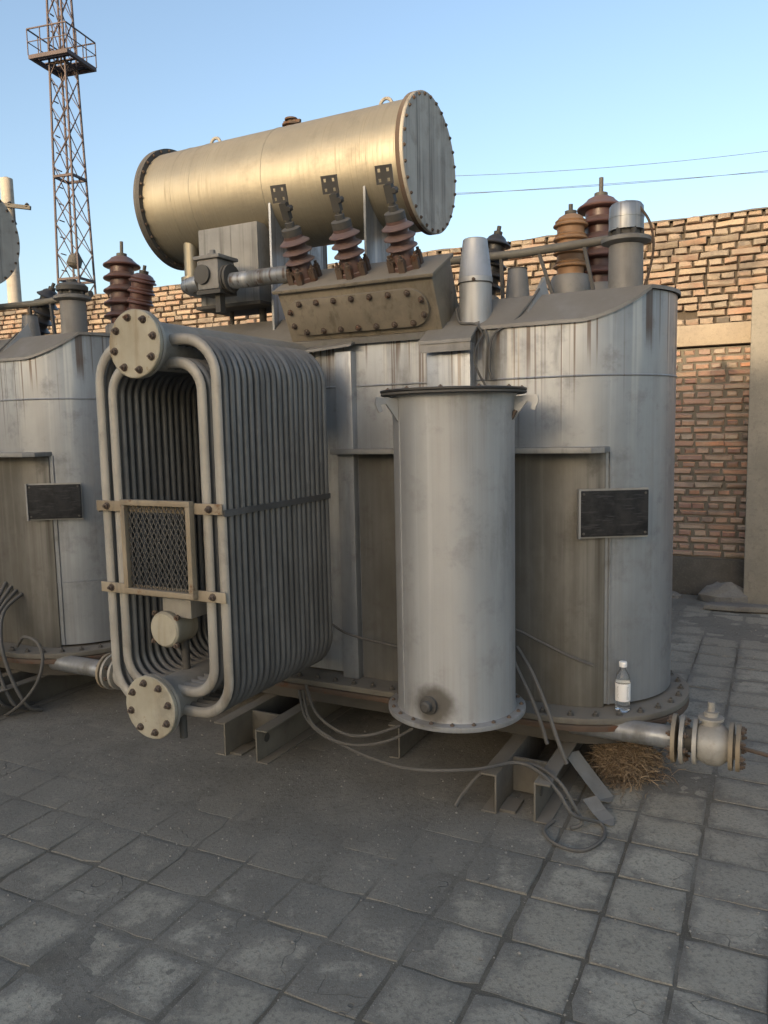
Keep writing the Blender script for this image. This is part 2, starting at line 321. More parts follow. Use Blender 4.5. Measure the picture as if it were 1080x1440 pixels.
def slab_mat():
    k = NT('worn concrete paver'); tc = k.n('ShaderNodeTexCoord'); oi = k.n('ShaderNodeObjectInfo'); g = k.n('ShaderNodeNewGeometry')
    wp = g.outputs['Position']
    rn = k.math('FRACT', k.math('ADD', oi.outputs['Random'], g.outputs['Random Per Island']))
    n0 = k.noise(wp, .9, 3, .5); n1 = k.noise(wp, 6.5, 7, .68); n2 = k.noise(wp, 70, 5, .7); n3 = k.noise(wp, 260, 3, .6)
    col = k.mix(rn, (.30,.279,.222), (.375,.352,.285))
    # trodden dust: in patches on the face, thick along the worn rim, and a drift in front of the radiator
    at = k.n('ShaderNodeAttribute'); at.attribute_name = 'rim'
    P = k.sep(wp); uu = k.math('SUBTRACT', k.math('MULTIPLY', P[0], math.cos(TH)), k.math('MULTIPLY', P[1], math.sin(TH)))
    vv_ = k.math('ADD', k.math('MULTIPLY', P[0], math.sin(TH)), k.math('MULTIPLY', P[1], math.cos(TH)))
    zone = k.math('MULTIPLY', k.ramp(vv_, 1.5, 2.7), k.ramp(uu, -.5, -1.3))
    left = k.ramp(uu, -.35, -1.2)
    dn = k.math('ADD', n1, k.math('MULTIPLY', k.noise(wp, 22, 5, .65), .35))
    dn = k.math('ADD', dn, k.math('MULTIPLY', at.outputs['Fac'], .25)); dn = k.math('ADD', dn, k.math('MULTIPLY', zone, .34))
    dn = k.math('ADD', dn, k.math('MULTIPLY', left, .05)); dn = k.math('ADD', dn, k.math('MULTIPLY', rn, .09))
    pat = k.math('MULTIPLY', k.ramp(dn, .70, .95), .95)
    dcol = k.mix(k.ramp(k.noise(wp, 3.2, 7, .65), .35, .65), (.200,.188,.158), (.152,.143,.121))
    col = k.mix(pat, col, dcol)
    col = k.mix(k.math('MULTIPLY', k.ramp(n0, .4, .62), .4), col, (.20,.185,.152))
    col = k.mix(k.math('MULTIPLY', k.ramp(n2, .48, .66), .6), col, (.115,.106,.087))
    col = k.mix(k.math('MULTIPLY', k.ramp(k.noise(wp, 90, 6, .85), .54, .72), .4), col, (.085,.078,.065))
    col = k.mix(k.math('MULTIPLY', k.ramp(n3, .58, .70), .6), col, (.40,.38,.33))
    vo = k.n('ShaderNodeTexVoronoi', feature='DISTANCE_TO_EDGE'); vo.inputs['Scale'].default_value = 5.5
    ad = k.n('ShaderNodeVectorMath', operation='ADD'); k.l(wp, ad.inputs[0])
    wn = k.n('ShaderNodeTexNoise'); wn.inputs['Scale'].default_value = 7; k.l(wp, wn.inputs['Vector'])
    ws = k.n('ShaderNodeVectorMath', operation='SCALE'); k.l(wn.outputs['Color'], ws.inputs[0]); ws.inputs['Scale'].default_value = .16
    k.l(ws.outputs[0], ad.inputs[1]); k.l(ad.outputs[0], vo.inputs['Vector'])
    ck = k.ramp(vo.outputs['Distance'], .002, .010, 1, 0)
    ck = k.math('MULTIPLY', ck, k.ramp(k.noise(wp, 2.3, 2), .5, .56)); ck = k.math('MULTIPLY', ck, k.ramp(rn, .55, .62))
    col = k.mix(k.math('MULTIPLY', ck, .6), col, (.10,.092,.078))
    h = k.math('ADD', k.math('MULTIPLY', n2, .5), k.math('ADD', k.math('MULTIPLY', n3, .35), k.math('MULTIPLY', n1, .5)))
    h = k.math('SUBTRACT', h, k.math('MULTIPLY', ck, .9))
    return k.fin(col, .9, 0, h, .8, .006)
M['slab'] = slab_mat()
def simple(name, c, rough=.5, metal_=0.0, trans=0.0, ior=1.45):
    k = NT(name); k.b.inputs['Transmission Weight'].default_value = trans; k.b.inputs['IOR'].default_value = ior
    return k.fin(c, rough, metal_)
M['pet'] = simple('clear plastic', (.9,.93,.94), .08, 0, .95, 1.35)
M['water'] = simple('bottled water', (.95,.97,.98), .0, 0, 1.0, 1.33)
M['white'] = simple('white plastic', (.78,.78,.76), .45)
M['ink'] = simple('grey print', (.22,.23,.24), .6)
M['glass'] = simple('dusty window glass', (.05,.06,.065), .2)
M['straw'] = None
def straw_mat():
    k = NT('dry straw'); g = k.n('ShaderNodeNewGeometry'); col = k.mix(g.outputs['Random Per Island'], (.13,.085,.048), (.33,.25,.16))
    return k.fin(col, .85)
M['straw'] = straw_mat()

# ------------------------------------------------------------------ ground
def smooth(a, b, x):
    t = max(0, min(1, (x-a)/(b-a))); return t*t*(3-2*t)
def dirt_h(u, v):
    n = noise.fractal(Vector((u*2.1, v*2.1, 1.3)), 1.0, 2.0, 4); n2 = noise.fractal(Vector((u*11, v*11, 4.0)), 1.0, 2.0, 3)
    dusty = smooth(2.25, 2.6, v + .25*n) * smooth(-.75, -1.25, u + .3*n) * (1 - .4*smooth(4.4, 5.4, v))
    dusty = max(dusty, .75*smooth(5.6, 6.6, v))
    h = -.0026 + .0034*n + .0015*n2 + dusty*.0034
    return h
us = [-220, -90, -40, -20, -12, -9, -7.5] + [-6.5 + .04*i for i in range(50)] + [-4.5 + .022*i for i in range(265)] + [1.4, 1.7, 2.2, 3, 5, 9, 18, 40, 90, 220]
vs = [-220, -90, -40, -20, -10, -5, -2.5, -1, 0] + [.3 + .022*i for i in range(200)] + [4.72 + .04*i for i in range(78)] + [8, 9, 11, 15, 25, 50, 110, 220]
b = MB(); nu, nv = len(us), len(vs)
b.v = [Vector((u, v, dirt_h(u, v))) for v in vs for u in us]
b.f = [(j*nu+i, j*nu+i+1, (j+1)*nu+i+1, (j+1)*nu+i) for j in range(nv-1) for i in range(nu-1)]
me = bpy.data.meshes.new('paved_ground'); me.from_pydata([tuple(p) for p in b.v], [], b.f)
for p in me.polygons: p.use_smooth = True
me.materials.append(M['dirt'])
ground = setting('paved_ground', me)

def slab_bm(b, cu, cv, z, rng):
    """one concrete paver: worn edge, slightly uneven; returns how near each vertex is to the rim"""
    hw = .1226 - rng.uniform(0, .003); hv = .1214 - rng.uniform(0, .003)
    t = [rng.uniform(-.0011, .0011) for _ in range(4)]
    out = []
    for (x, y, dx, dy) in ((-1,-1,1,0),(1,-1,0,1),(1,1,-1,0),(-1,1,0,-1)):
        ch = rng.uniform(.02, .06) if rng.random() < .92 else rng.uniform(.08, .2)
        for t_ in (ch, .55+rng.uniform(-.1,.1), 1.05, 1.5+rng.uniform(-.1,.1)):
            wob = rng.uniform(-.003, .0012) if t_ != ch else 0
            out.append((hw*(x+dx*t_) + (wob if dx == 0 else 0)*x, hv*(y+dy*t_) + (wob if dy == 0 else 0)*y))
    vs_ = []
    def tilt(x, y): return t[0]*x/hw + t[1]*y/hv
    for (k, dz, e) in ((1.0, -.03, 1), (1.0, -.0045, 1), (.984, -.0010, .95), (.91, 0, .6), (.60, .0004, 0)):
        for (x, y) in out:
            vs_.append((cu + x*k, cv + y*k, z + dz + tilt(x, y))); RIM.append(e)
    fs = []
    n = len(out)
    for r in range(4):
        for i in range(n):
            j = (i+1) % n; fs.append((r*n+i, r*n+j, (r+1)*n+j, (r+1)*n+i))
    fs.append(tuple(4*n+i for i in range(n)))
    b.add(vs_, fs)
RIM = []
def rim(me, vals):
    at = me.attributes.new('rim', 'FLOAT', 'POINT')
    for i, x in enumerate(vals[:len(me.vertices)]): at.data[i].value = x
rng = random.Random(3)
slab_meshes = []
for i in range(16):
    RIM.clear(); b = MB(); slab_bm(b, 0, 0, 0, rng); slab_meshes.append(b.mesh('paving_slab', M['slab'], ang=50)); rim(slab_meshes[-1], RIM)
cells = []
for i in range(-26, 12):
    for j in range(-8, 20):
        u, v = .019 + .25*(i+.5), 2.202 + .2475*(j+.5)
        if v > 7.2: continue
        x, y, z = proj(uvz(u, v, 0))
        vis = -60 < x < 1140 and 800 < y < 1500
        hid = (490 > x > 330 and y < 1000) or (x < 900 and y < 960) or (480 < x < 900 and y < 1040)
        cells.append(((0 if vis and not hid else 1), z, u, v))
cells.sort(); extra = MB(); RIM.clear()
for k, (h, z, u, v) in enumerate(cells):
    u += rng.uniform(-.003, .003); v += rng.uniform(-.003, .003); zz = rng.uniform(-.0016, .0014)
    if k < 298 and not h:
        link('paving_slab', rng.choice(slab_meshes), ground, (u, v, zz), None).rotation_euler = (0, 0, rng.choice((0, 1, 2, 3))*math.pi/2 + rng.uniform(-.012, .012))
    else: slab_bm(extra, u, v, zz, rng)
rim(extra.build('paving_field', M['slab'], ground, kind='stuff', ang=50).data, RIM)
# loose grit and pebbles
pb = MB(); rng = random.Random(11)
def pebble(b, c, r, rng):
    vs_ = []
    for (x, y, z) in ((1,0,0),(-1,0,0),(0,1,0),(0,-1,0),(0,0,.7),(0,0,-.5)):
        q = r*rng.uniform(.7, 1.2); vs_.append((c[0]+x*q, c[1]+y*q, c[2]+z*q))
    b.add(vs_, [(0,2,4),(2,1,4),(1,3,4),(3,0,4),(2,0,5),(1,2,5),(3,1,5),(0,3,5)])
for i in range(14000):
    v = .7 + 6.3*rng.random()**1.4; u = rng.uniform(-3.6, .9)
    r = .0012 + .0046*rng.random()**5 + (.006*rng.random() if rng.random() < .04 else 0)
    pebble(pb, (u, v, .001 + r*.35), r, rng)
o = pb.build('pebbles', M['pebble'], smooth=False); o.rotation_euler = (0, 0, -TH); o['kind'] = 'stuff'; o['label'] = 'loose grit and small pebbles lying over the concrete pavers'

# ------------------------------------------------------------------ brick wall at the back
WV = 7.65
wall_me = MB((0, WV, 0)).box((-13, WV+.017, 0), (5, WV+.36, 2.245)).box((-13, WV+.065, 2.45), (5, WV+.36, 3.385)).mesh('brick_wall', M['mortar_low'], smooth=False)
wall = thing('brick_wall', 'long weathered brick boundary wall behind the transformers', 'wall', (0, WV, 0), me=wall_me)
MB((0, WV, 0)).box((-12.98, WV+.045, 2.44), (4.98, WV+.063, 3.38)).build('mortar_bed', M['mortar_up'], wall, smooth=False)
rng = random.Random(5)
def brick_bm(b, cu, cz, w_, h_, v0, dep, rng, jit):
    hw, hh = w_/2, h_/2; c = rng.uniform(.005, .011)
    def J(s=1): return rng.uniform(-jit, jit)*s
    back = [(-hw, dep, -hh), (hw, dep, -hh), (hw, dep, hh), (-hw, dep, hh)]
    mid = [(x+J(), c+J(.4), z+J(.7)) for (x, _, z) in back]
    n = 6; fr = []
    for (x, z) in ((-hw,-hh),(0,-hh),(hw,-hh),(hw,hh),(0,hh),(-hw,hh)):
        fr.append((x*(1-c/hw)+J(), J(.8), z*(1-c*1.1/hh)+J(.6)))
    md = []
    for (x, z) in ((-hw,-hh),(0,-hh),(hw,-hh),(hw,hh),(0,hh),(-hw,hh)): md.append((x+J(.6), c+.004, z+J(.6)))
    vs_ = [(cu+x, v0+y, cz+z) for (x, y, z) in fr+md] + [(cu+x, v0+dep, cz+z) for (x, _, z) in md]
    fs = [tuple(range(6))]
    for r in range(2):
        for i in range(6): fs.append((r*6+i, r*6+(i+1) % 6, (r+1)*6+(i+1) % 6, (r+1)*6+i))
    b.add(vs_, fs)
var = {}
for up_ in (0, 1):
    for hd in (0, 1):
        for i in range(9):
            b = MB(); brick_bm(b, 0, 0, (.112 if hd else .236) - rng.uniform(0, .012 if up_ else .02), rng.uniform(.049,.056) if up_ else .051 - rng.uniform(0,.006), 0, .09, rng, .008 if up_ else .006)
            var[up_, hd, i] = b.mesh('brick', M['brick_up' if up_ else 'brick_low'], ang=40)
bricks = []
for up_, z0, n in ((0, .35, 30), (1, 2.452, 15)):
    for r in range(n):
        z = z0 + .063*r + .031; hd = (r + up_) % 2; pit = .125 if hd else .25
        u = -12.9 + (0 if hd else .0625) + rng.choice((0, .0, .06, .125)) + rng.uniform(-.02, .02); tilt_ = rng.uniform(-.006, .006)
        while u < 4.9:
            uu = u + rng.uniform(-.009, .009)
            v0 = WV + (rng.uniform(-.022, .012) if up_ else rng.uniform(-.003, .007))
            x, y, d = proj(uvz(uu, v0, z)); sz = 0
            if -80 < x < 1150:
                A = 900 < x < 1052 and 270 < y < 800; B = 120 < x < 1100 and 270 < y < (475 if x > 640 else 460)
                if A or B: sz = (1 if hd else 2)/d/d*(1 if A or x > 1050 else .45)
            if rng.random() > (.015 if up_ else .0): bricks.append((sz, up_, hd, uu, v0, z, rng.uniform(-.03, .03) if up_ else rng.uniform(-.02, .02)))
            u += pit
bricks.sort(key=lambda t: -t[0]); eu, el = MB((0, WV, 0)), MB((0, WV, 0))
for k, (sz, up_, hd, u, v0, z, tw) in enumerate(bricks):
    if k < 298: link('brick', var[up_, hd, rng.randrange(9)], wall, (u, v0-WV, z)).rotation_euler = (rng.uniform(-.03,.03)*up_, tw, rng.uniform(-.05,.05)*up_)
    else: brick_bm(eu if up_ else el, u, z + rng.uniform(-.003, .003), (.112 if hd else .236) - rng.uniform(0,.012), .052 if up_ else .049, v0, .09, rng, .007 if up_ else .005)
eu.build('upper_brickwork', M['brick_up'], wall, kind='stuff', ang=40); el.build('lower_brickwork', M['brick_low'], wall, kind='stuff', ang=40)
MB((0, WV, 0)).box((-12.99, WV-.035, 2.262), (4.99, WV+.355, 2.449)).build('ring_beam', M['beamc'], wall, bev=.012)
MB((0, WV, 0)).box((-12.99, WV-.05, 0), (4.99, WV+.015, .345)).build('plinth', M['plinth'], wall, bev=.015)
b = MB((0, WV, 0)); cp = []
n = 150
for i in range(n+1):
    u = -12.97 + 17.94*i/n; h = 3.398 + .022*noise.noise(Vector((u*2.3, 0, 7))) + .012*noise.noise(Vector((u*9, 3, 7)))
    cp += [(u, WV-.012+.01*noise.noise(Vector((u*6, 9, 1))), 3.38), (u, WV+.02, h), (u, WV+.3, h+.008), (u, WV+.352, 3.37)]
b.add(cp, [(i*4+k, i*4+4+k, i*4+5+k, i*4+1+k) for i in range(n) for k in range(3)])
b.build('mortar_capping', M['capping'], wall)

pm = MB((-.04, 7.5, 0)).box((-.262, 7.34, 0), (.16, 7.6, 2.67)).mesh('buttress_pillar', M['pillar'], bev=.015)
thing('buttress_pillar', 'smooth cement rendered pillar against the brick wall at the right edge', 'pillar', (-.04, 7.5, 0), me=pm)
def lump(name, label, org, sx, sy, sz, seed, mat='rubble'):
    rg = random.Random(seed); b = MB(); n = 10; prof = ((1.0,0),(.95,.4),(.7,.8),(.3,1))
    vs_ = [];fs = []
    for (k, h) in prof:
        for i in range(n):
            t = 2*math.pi*i/n; q = k*rg.uniform(.75, 1.1); vs_.append((sx*q*math.cos(t), sy*q*math.sin(t), sz*h*rg.uniform(.85, 1.1)))
    for r in range(3):
        for i in range(n): fs.append((r*n+i, r*n+(i+1)%n, (r+1)*n+(i+1)%n, (r+1)*n+i))
    fs.append(tuple(3*n+i for i in range(n)))
    b.add(vs_, fs); return thing(name, label, 'rubble', org, me=b.mesh(name, M[mat], smooth=False))
lump('concrete_lump', 'sloping lump of broken concrete at the foot of the rendered pillar', (-.42, 7.42, 0), .24, .15, .17, 4)
sm = MB((-.2, 7.08, 0)).prism([(-.56,7.0,.01),(-.3,6.99,.012),(.1,7.05,.015),(.5,7.06,.01),(.5,7.2,.01),(.05,7.19,.012),(-.5,7.13,.01)], (0, 0, .045)).mesh('concrete_kerb_piece', M['rubble'], bev=.01)
thing('concrete_kerb_piece', 'long flat broken kerb piece lying in front of the rendered pillar', 'rubble', (-.2, 7.08, 0), me=sm)
lump('rubble_piece', 'small pile of rubble and dust at the wall foot beside the tank', (-.95, 7.45, 0), .2, .1, .06, 9)

# ------------------------------------------------------------------ transformer
T0 = (-1.7, 3.8, 0)
def L(u, v, z): return Vector((u, v, z)) - Vector(T0)
def B(): return MB(T0)
tr = thing('transformer', 'whole grey oil transformer with ribbed tubular radiator, pale drum and large silver tank on top', 'transformer', T0, group='transformers standing in the yard')

bm_ = MB().lathe((0,0,0), (0,0,1), [(.0155,0),(.0155,.003)], 10).lathe((0,0,.003), (0,0,1), [(.0115,0),(.0115,.009),(.009,.011)], 6).lathe((0,0,.013),(0,0,1), [(.0055,0),(.0055,.009)], 6)
BOLT = bm_.mesh('bolt', M['bolt'], ang=25)
BOLTG = BOLT.copy(); BOLTG.materials[0] = M['dark']
BOLTS = MB().lathe((0,0,0), (0,0,1), [(.009,0),(.0085,.006),(.004,.0065),(.004,.010)], 6).mesh('bolt', M['bolt'], ang=25)
RIV = MB().lathe((0,0,0), (0,0,1), [(.006,0),(.005,.002),(.002,.003)], 8).mesh('rivet', M['dark'])
bm2 = MB().lathe((0,0,0), (0,0,1), [(.012,0),(.012,.012),(.006,.013),(.006,.02)], 6).mesh('bolt', M['bolt'], ang=25)
def bolts_ring(c, axis, r, n, parent, me=BOLT, ph=0.0):
    ax = Vector(axis).normalized(); a, b_ = perp(ax)
    for i in range(n):
        t = 2*math.pi*(i+ph)/n
        link('bolt', me, parent, L(*c) + (a*math.cos(t)+b_*math.sin(t))*r, ax, spin=random.uniform(0, 3))

# --- tank
TU, TV, TR, TL = -.868, 3.80, .428, -2.85      # right centre, axis, radius, left centre
ZF, ZP, VF = 2.02, 2.16, 3.545                 # cover: front edge, plateau, fold
def outline(rad, n=28, uc=TU, ul=TL, vc=TV):
    pts = [(uc + rad*math.sin(math.pi*i/n), vc - rad*math.cos(math.pi*i/n)) for i in range(n+1)]
    pts += [(ul - rad*math.sin(math.pi*i/n), vc + rad*math.cos(math.pi*i/n)) for i in range(n+1)]
    return pts
def ztop(v): return min(ZP, ZF + (v - (TV-TR))*(ZP-ZF)/(VF-(TV-TR)))
def with_fold(pts):
    out = []
    for i, p in enumerate(pts):
        q = pts[(i+1) % len(pts)]; out.append(p)
        if (p[1]-VF)*(q[1]-VF) < 0:
            t = (VF-p[1])/(q[1]-p[1]); out.append((p[0]+(q[0]-p[0])*t, VF))
    return out
ol = with_fold(outline(TR)); n = len(ol); b = B(); vs_ = []
zs = [0, .3, .75, 1]
for t in zs:
    for (u, v) in ol: vs_.append((u, v, .36 + (ztop(v)-.36)*t))
b.add(vs_, [(k*n+i, k*n+(i+1) % n, (k+1)*n+(i+1) % n, (k+1)*n+i) for k in range(len(zs)-1) for i in range(n)])
tank = b.build('tank', M['tank'], tr, ang=30)
# cover with overhanging lip
oc = with_fold(outline(TR+.014)); n = len(oc); b = B()
vs_ = [(u, v, ztop(max(v, TV-TR))+.001) for (u, v) in oc] + [(u, v, ztop(max(v, TV-TR))+.017) for (u, v) in oc]
fr = [i for i, (u, v) in enumerate(oc) if v <= VF+1e-6]; bk = [i for i, (u, v) in enumerate(oc) if v >= VF-1e-6]
k0 = next(i for i in range(n) if i in set(fr) and (i-1) % n not in set(fr)); frs = [(k0+i) % n for i in range(len(fr))]
k1 = next(i for i in range(n) if i in set(bk) and (i-1) % n not in set(bk)); bks = [(k1+i) % n for i in range(len(bk))]
fs = [(i, (i+1) % n, n+(i+1) % n, n+i) for i in range(n)] + [tuple(n+i for i in frs), tuple(n+i for i in bks)]
b.add(vs_, fs); b.build('cover', M['cover'], tank, ang=18)
# weld bead round the tank, vertical seam, ledge, flanges
b = B(); b.tube([(u, v, 1.80) for (u, v) in outline(TR+.001)], .005, 6, closed=True); b.build('weld_bead', M['tank'], tank)
b = B(); a = R(30); b.tube([(TU+(TR+.001)*math.sin(a), TV-(TR+.001)*math.cos(a), z) for z in (.36, .7, 1.0, 1.3, 1.475)], .007, 6); b.build('weld_bead', M['tank'], tank)
b = B(); b.prism([(-1.95,3.262,1.474),(-.70,3.262,1.474),(-.655,3.31,1.474),(-.655,3.44,1.474),(-1.95,3.44,1.474)], (0,0,.024)); b.build('ledge', M['sheet'], tank, bev=.003)
b = B(); b.box((-.705,3.30,.37), (-.685,3.40,1.473)); 
def plate_ring(ro, z0, z1, nm, mat, vc=3.755, uc=-.885):
    b = B(); b.prism([(u, v, z0) for (u, v) in outline(ro, 32, uc, TL, vc)], (0, 0, z1-z0)); return b.build(nm, M[mat], tank, bev=.003)
fl = plate_ring(.535, .318, .345, 'base_flange', 'beam'); plate_ring(.535, .286, .312, 'lower_flange', 'rust'); plate_ring(.50, .312, .318, 'gasket', 'dark')
plate_ring(.42, .172, .286, 'sump', 'dark', 3.8, TU)
rp = outline(.497, 32, -.885, TL, 3.755); acc = 0; last = None
for i in range(len(rp)):
    p, q = rp[i], rp[(i+1) % len(rp)]; d = math.dist(p, q); s_ = 0
    while acc <= d - s_ + 1e-9 and d > 0:
        s_ += acc; t = s_/d if d else 0; acc = .105
        link('bolt', BOLTG, tank, L(p[0]+(q[0]-p[0])*t, p[1]+(q[1]-p[1])*t, .345), (0,0,1), spin=random.uniform(0,3))
        if s_ + acc > d: break
    acc -= d - s_
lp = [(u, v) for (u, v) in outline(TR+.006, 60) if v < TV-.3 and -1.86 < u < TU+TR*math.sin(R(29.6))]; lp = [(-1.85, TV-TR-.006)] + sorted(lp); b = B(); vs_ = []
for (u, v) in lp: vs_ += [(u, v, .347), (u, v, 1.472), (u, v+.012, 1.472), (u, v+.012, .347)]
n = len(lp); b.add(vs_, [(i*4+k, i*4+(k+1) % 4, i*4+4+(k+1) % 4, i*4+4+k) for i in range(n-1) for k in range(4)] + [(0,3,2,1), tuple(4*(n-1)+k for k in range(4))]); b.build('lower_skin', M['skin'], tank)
# stiffening ribs with flared caps
for (u0, u1, z0, vfr) in ((-1.945,-1.855,.346,3.325), (-1.445,-1.235,1.50,3.29)):
    b = B(); b.box((u0, vfr, z0), (u1, TV-TR+.01, 1.965)); b.build('stiffening_rib', M['tank'], tank, bev=.006)
b = B(); b.prism([(-2.10,3.30,1.968),(-1.84,3.30,1.985),(-1.84,3.385,2.018),(-2.10,3.385,2.001)], (0,0,.012)); b.build('rib_cap', M['cover'], tank)
b = B(); b.prism([(-1.465,3.245,1.962),(-1.215,3.245,1.962),(-1.225,3.40,2.06),(-1.455,3.40,2.06)], (0,0,.014)); b.build('rib_cap', M['cover'], tank)
b = B(); b.box((-1.46,3.25,1.925), (-1.22,3.262,1.966)); b.build('rib_cap', M['cover'], tank)
# name plate, tangent to the round end
a = R(31); ct = Vector((TU+(TR+.03)*math.sin(a), TV-(TR+.03)*math.cos(a), 1.213)); mt = Matrix.Translation(ct) @ Matrix.Rotation(a, 4, 'Z')
b = B(); b.box((-.148,-.008,-.098), (.148,.004,.098), mt); npl = b.build('name_plate', M['plate'], tank, bev=.003)
for (x, z) in ((-.135,-.085),(.135,-.085),(-.135,.085),(.135,.085)): link('rivet', RIV, tank, L(*(mt @ Vector((x, -.008, z)))), mt.to_3x3() @ Vector((0,-1,0)))
b = B(); b.box((-.158,.005,-.106), (.152,.012,.106), mt); b.box((-.158,-.012,-.106), (-.149,.005,.106), mt); b.box((-.12,.012,-.05),(-.09,.04,.05), mt); b.box((.09,.012,-.05),(.12,.04,.05), mt)
b.build('name_plate_frame', M['sheet'], tank)

# --- radiator
rad = link('radiator', B().cyl((-2.18,2.262,1.93), (-2.18,3.38,1.93), .094, n=28).mesh('radiator', M['hdr']), tr)
B().cyl((-2.2,2.262,.515), (-2.2,3.38,.515), .092, n=28).build('header_pipe', M['hdr'], rad)
def rrect(uL, uR, zB, zT, r, n=7):
    out = []
    for (cu, cz, a0) in ((uR-r, zT-r, 90), (uR-r, zB+r, 0), (uL+r, zB+r, -90), (uL+r, zT-r, -180)):
        for i in range(n+1):
            t = R(a0 - 90*i/n); out.append((cu + r*math.cos(t), 0, cz + r*math.sin(t)))
    return out
to = MB((T0[0], 0, 0)).tube(rrect(-2.476,-1.884,.485,1.948,.15), .0212, 12, True, .0134, (0,1,0))
ti = MB((T0[0], 0, 0)).tube(rrect(-2.408,-1.952,.565,1.862,.115), .0212, 12, True, .0134, (0,1,0))
MO, MI = to.mesh('radiator_tube', M['fin']), ti.mesh('radiator_tube', M['fin'])
MO2, MI2 = MO.copy(), MI.copy(); MO2.materials[0] = M['hdr']; MI2.materials[0] = M['hdr']
for i in range(20):
    v = 2.345 + .0395*i
    for me in ((MO2, MI2) if i == 0 else (MO, MI)): link('radiator_tube', me, rad, (random.uniform(-.0015,.0015), v - T0[1] + random.uniform(-.001,.001), 0))
for (cu, cz, nm) in ((-2.18,1.93,0), (-2.2,.515,1)):
    b = B(); b.lathe((cu,2.258,cz), (0,-1,0), [(.128,0),(.128,.014),(.124,.017)], 40); bf = b.build('blind_flange', M['blind'], rad)
    b = B(); b.lathe((cu,2.276,cz), (0,-1,0), [(.128,0),(.128,.014)], 40); b.build('pipe_flange', M['hdr'], rad)
    bolts_ring((cu, 2.241, cz), (0,-1,0), .1, 8, rad, ph=.3)
    bolts_ring((cu, 2.277, cz), (0,1,0), .1, 8, rad, ph=.3)
for z in (1.305, .968):
    b = B(); b.box((-2.502,2.313,z-.021), (-1.858,2.320,z+.021)); b.build('strap', M['strap'], rad, bev=.002)
    for u in (-2.443, -1.918): link('bolt', BOLT, rad, L(u, 2.313, z), (0,-1,0))
b = B(); b.box((-1.861,2.322,1.277), (-1.855,3.10,1.302)); b.build('strap', M['fin'], rad)
b = B(); b.box((-2.505,2.322,1.277), (-2.499,3.10,1.302)); b.build('strap', M['fin'], rad)
# screen of expanded metal in an angle iron frame
su0, su1, sz0, sz1 = -2.345, -1.99, .957, 1.335
b = B(); f = .022
b.box((su0,2.285,sz1-f),(su1,2.312,sz1)); b.box((su0,2.285,sz0),(su1,2.312,sz0+f)); b.box((su0,2.285,sz0+f),(su0+f,2.312,sz1-f)); b.box((su1-f,2.285,sz0+f),(su1,2.312,sz1-f))
b.build('screen_frame', M['strap'], rad, bev=.002)
b = B(); pu, pz = .0225, .039
def clip_line(c, s):     # z = z0 + s*(u-u0) clipped to the opening
    A, Z_ = su0+f, sz0+f; Wd, Hd = su1-su0-2*f, sz1-sz0-2*f; k = s*pz/pu
    pts = []
    for t in (0, Wd):
        z = c + k*t
        if 0 <= z <= Hd: pts.append((t, z))
    for z in (0, Hd):
        t = (z-c)/k
        if 0 < t < Wd: pts.append((t, z))
    if len(pts) >= 2 and math.dist(pts[0], pts[-1]) > .004: return [(A+p[0], Z_+p[1]) for p in (pts[0], pts[-1])]
for s in (1, -1):
    for i in range(-20, 40):
        q = clip_line(i*pz, s)
        if q: b.bar((q[0][0], 2.304+.001*s, q[0][1]), (q[1][0], 2.304+.001*s, q[1][1]), .0028, .0036)
b.build('mesh_screen', M['dark'], rad, kind='stuff', smooth=False)
# small oil pump hung inside the loops
b = B(); b.lathe((-2.225,2.365,.797), (0,1,0), [(.066,0),(.074,.008),(.076,.02),(.072,.03),(.072,.13),(.055,.15)], 28); pu_ = b.build('oil_pump', M['blind'], rad)
b = B(); b.box((-2.255,2.40,.845),(-2.105,2.50,.922)); b.build('pump_bracket', M['hdr'], rad, bev=.004)
b = B(); b.cyl((-2.21,2.475,.60),(-2.21,2.475,.76),.017,n=12); b.build('pump_bracket', M['dark'], rad)
for t in (40, 130, 220, 310):
    q = (-2.225+.083*math.cos(R(t)), 2.385, .797+.083*math.sin(R(t))); link('bolt', bm2, rad, L(*q), (0,-1,0))
b = B(); b.cyl((-2.14,2.36,.47),(-2.14,2.36,.36),.016); b.build('drain_plug', M['dark'], rad)

# --- drum casing in front of the tank
DU, DV, DR = -1.195, 2.985, .246
dr = link('drum_casing', B().lathe((DU,DV,.437), (0,0,1), [(DR+.004,0),(DR,.02),(DR,1.16),(DR+.004,1.255),(DR+.008,1.287)], 72).mesh('drum_casing', M['drum']), tr)
b = B(); b.lathe((DU,DV,.415), (0,0,1), [(.286,0),(.288,.004),(.288,.02),(.284,.0225)], 72); b.build('bottom_flange', M['drum'], dr)
b = B(); b.lathe((DU,DV,1.722), (0,0,1), [(.288,0),(.294,.003),(.294,.010),(.288,.012)], 72); b.build('top_flange', M['dark'], dr)
b = B(); b.lathe((DU,DV,1.735), (0,0,1), [(.294,0),(.296,.002),(.296,.008),(.29,.010)], 72); b.build('lid', M['black'], dr)
bolts_ring((DU, DV, .4375), (0,0,1), .27, 20, dr, BOLTS); bolts_ring((DU, DV, 1.743), (0,0,1), .275, 12, dr, BOLTS, .4)
for sx in (-1, 1):
    a = sx*R(68)+R(27); b = B(); q = []
    for (r, z) in ((.25,1.71),(.34,1.715),(.345,1.69),(.33,1.655),(.315,1.66),(.322,1.685),(.30,1.69),(.27,1.65),(.25,1.62)):
        q.append((DU+r*math.sin(a), DV-r*math.cos(a), z))
    b.prism(q, (math.cos(a)*.014, math.sin(a)*.014, 0)); b.build('lifting_hook', M['drum'], dr)
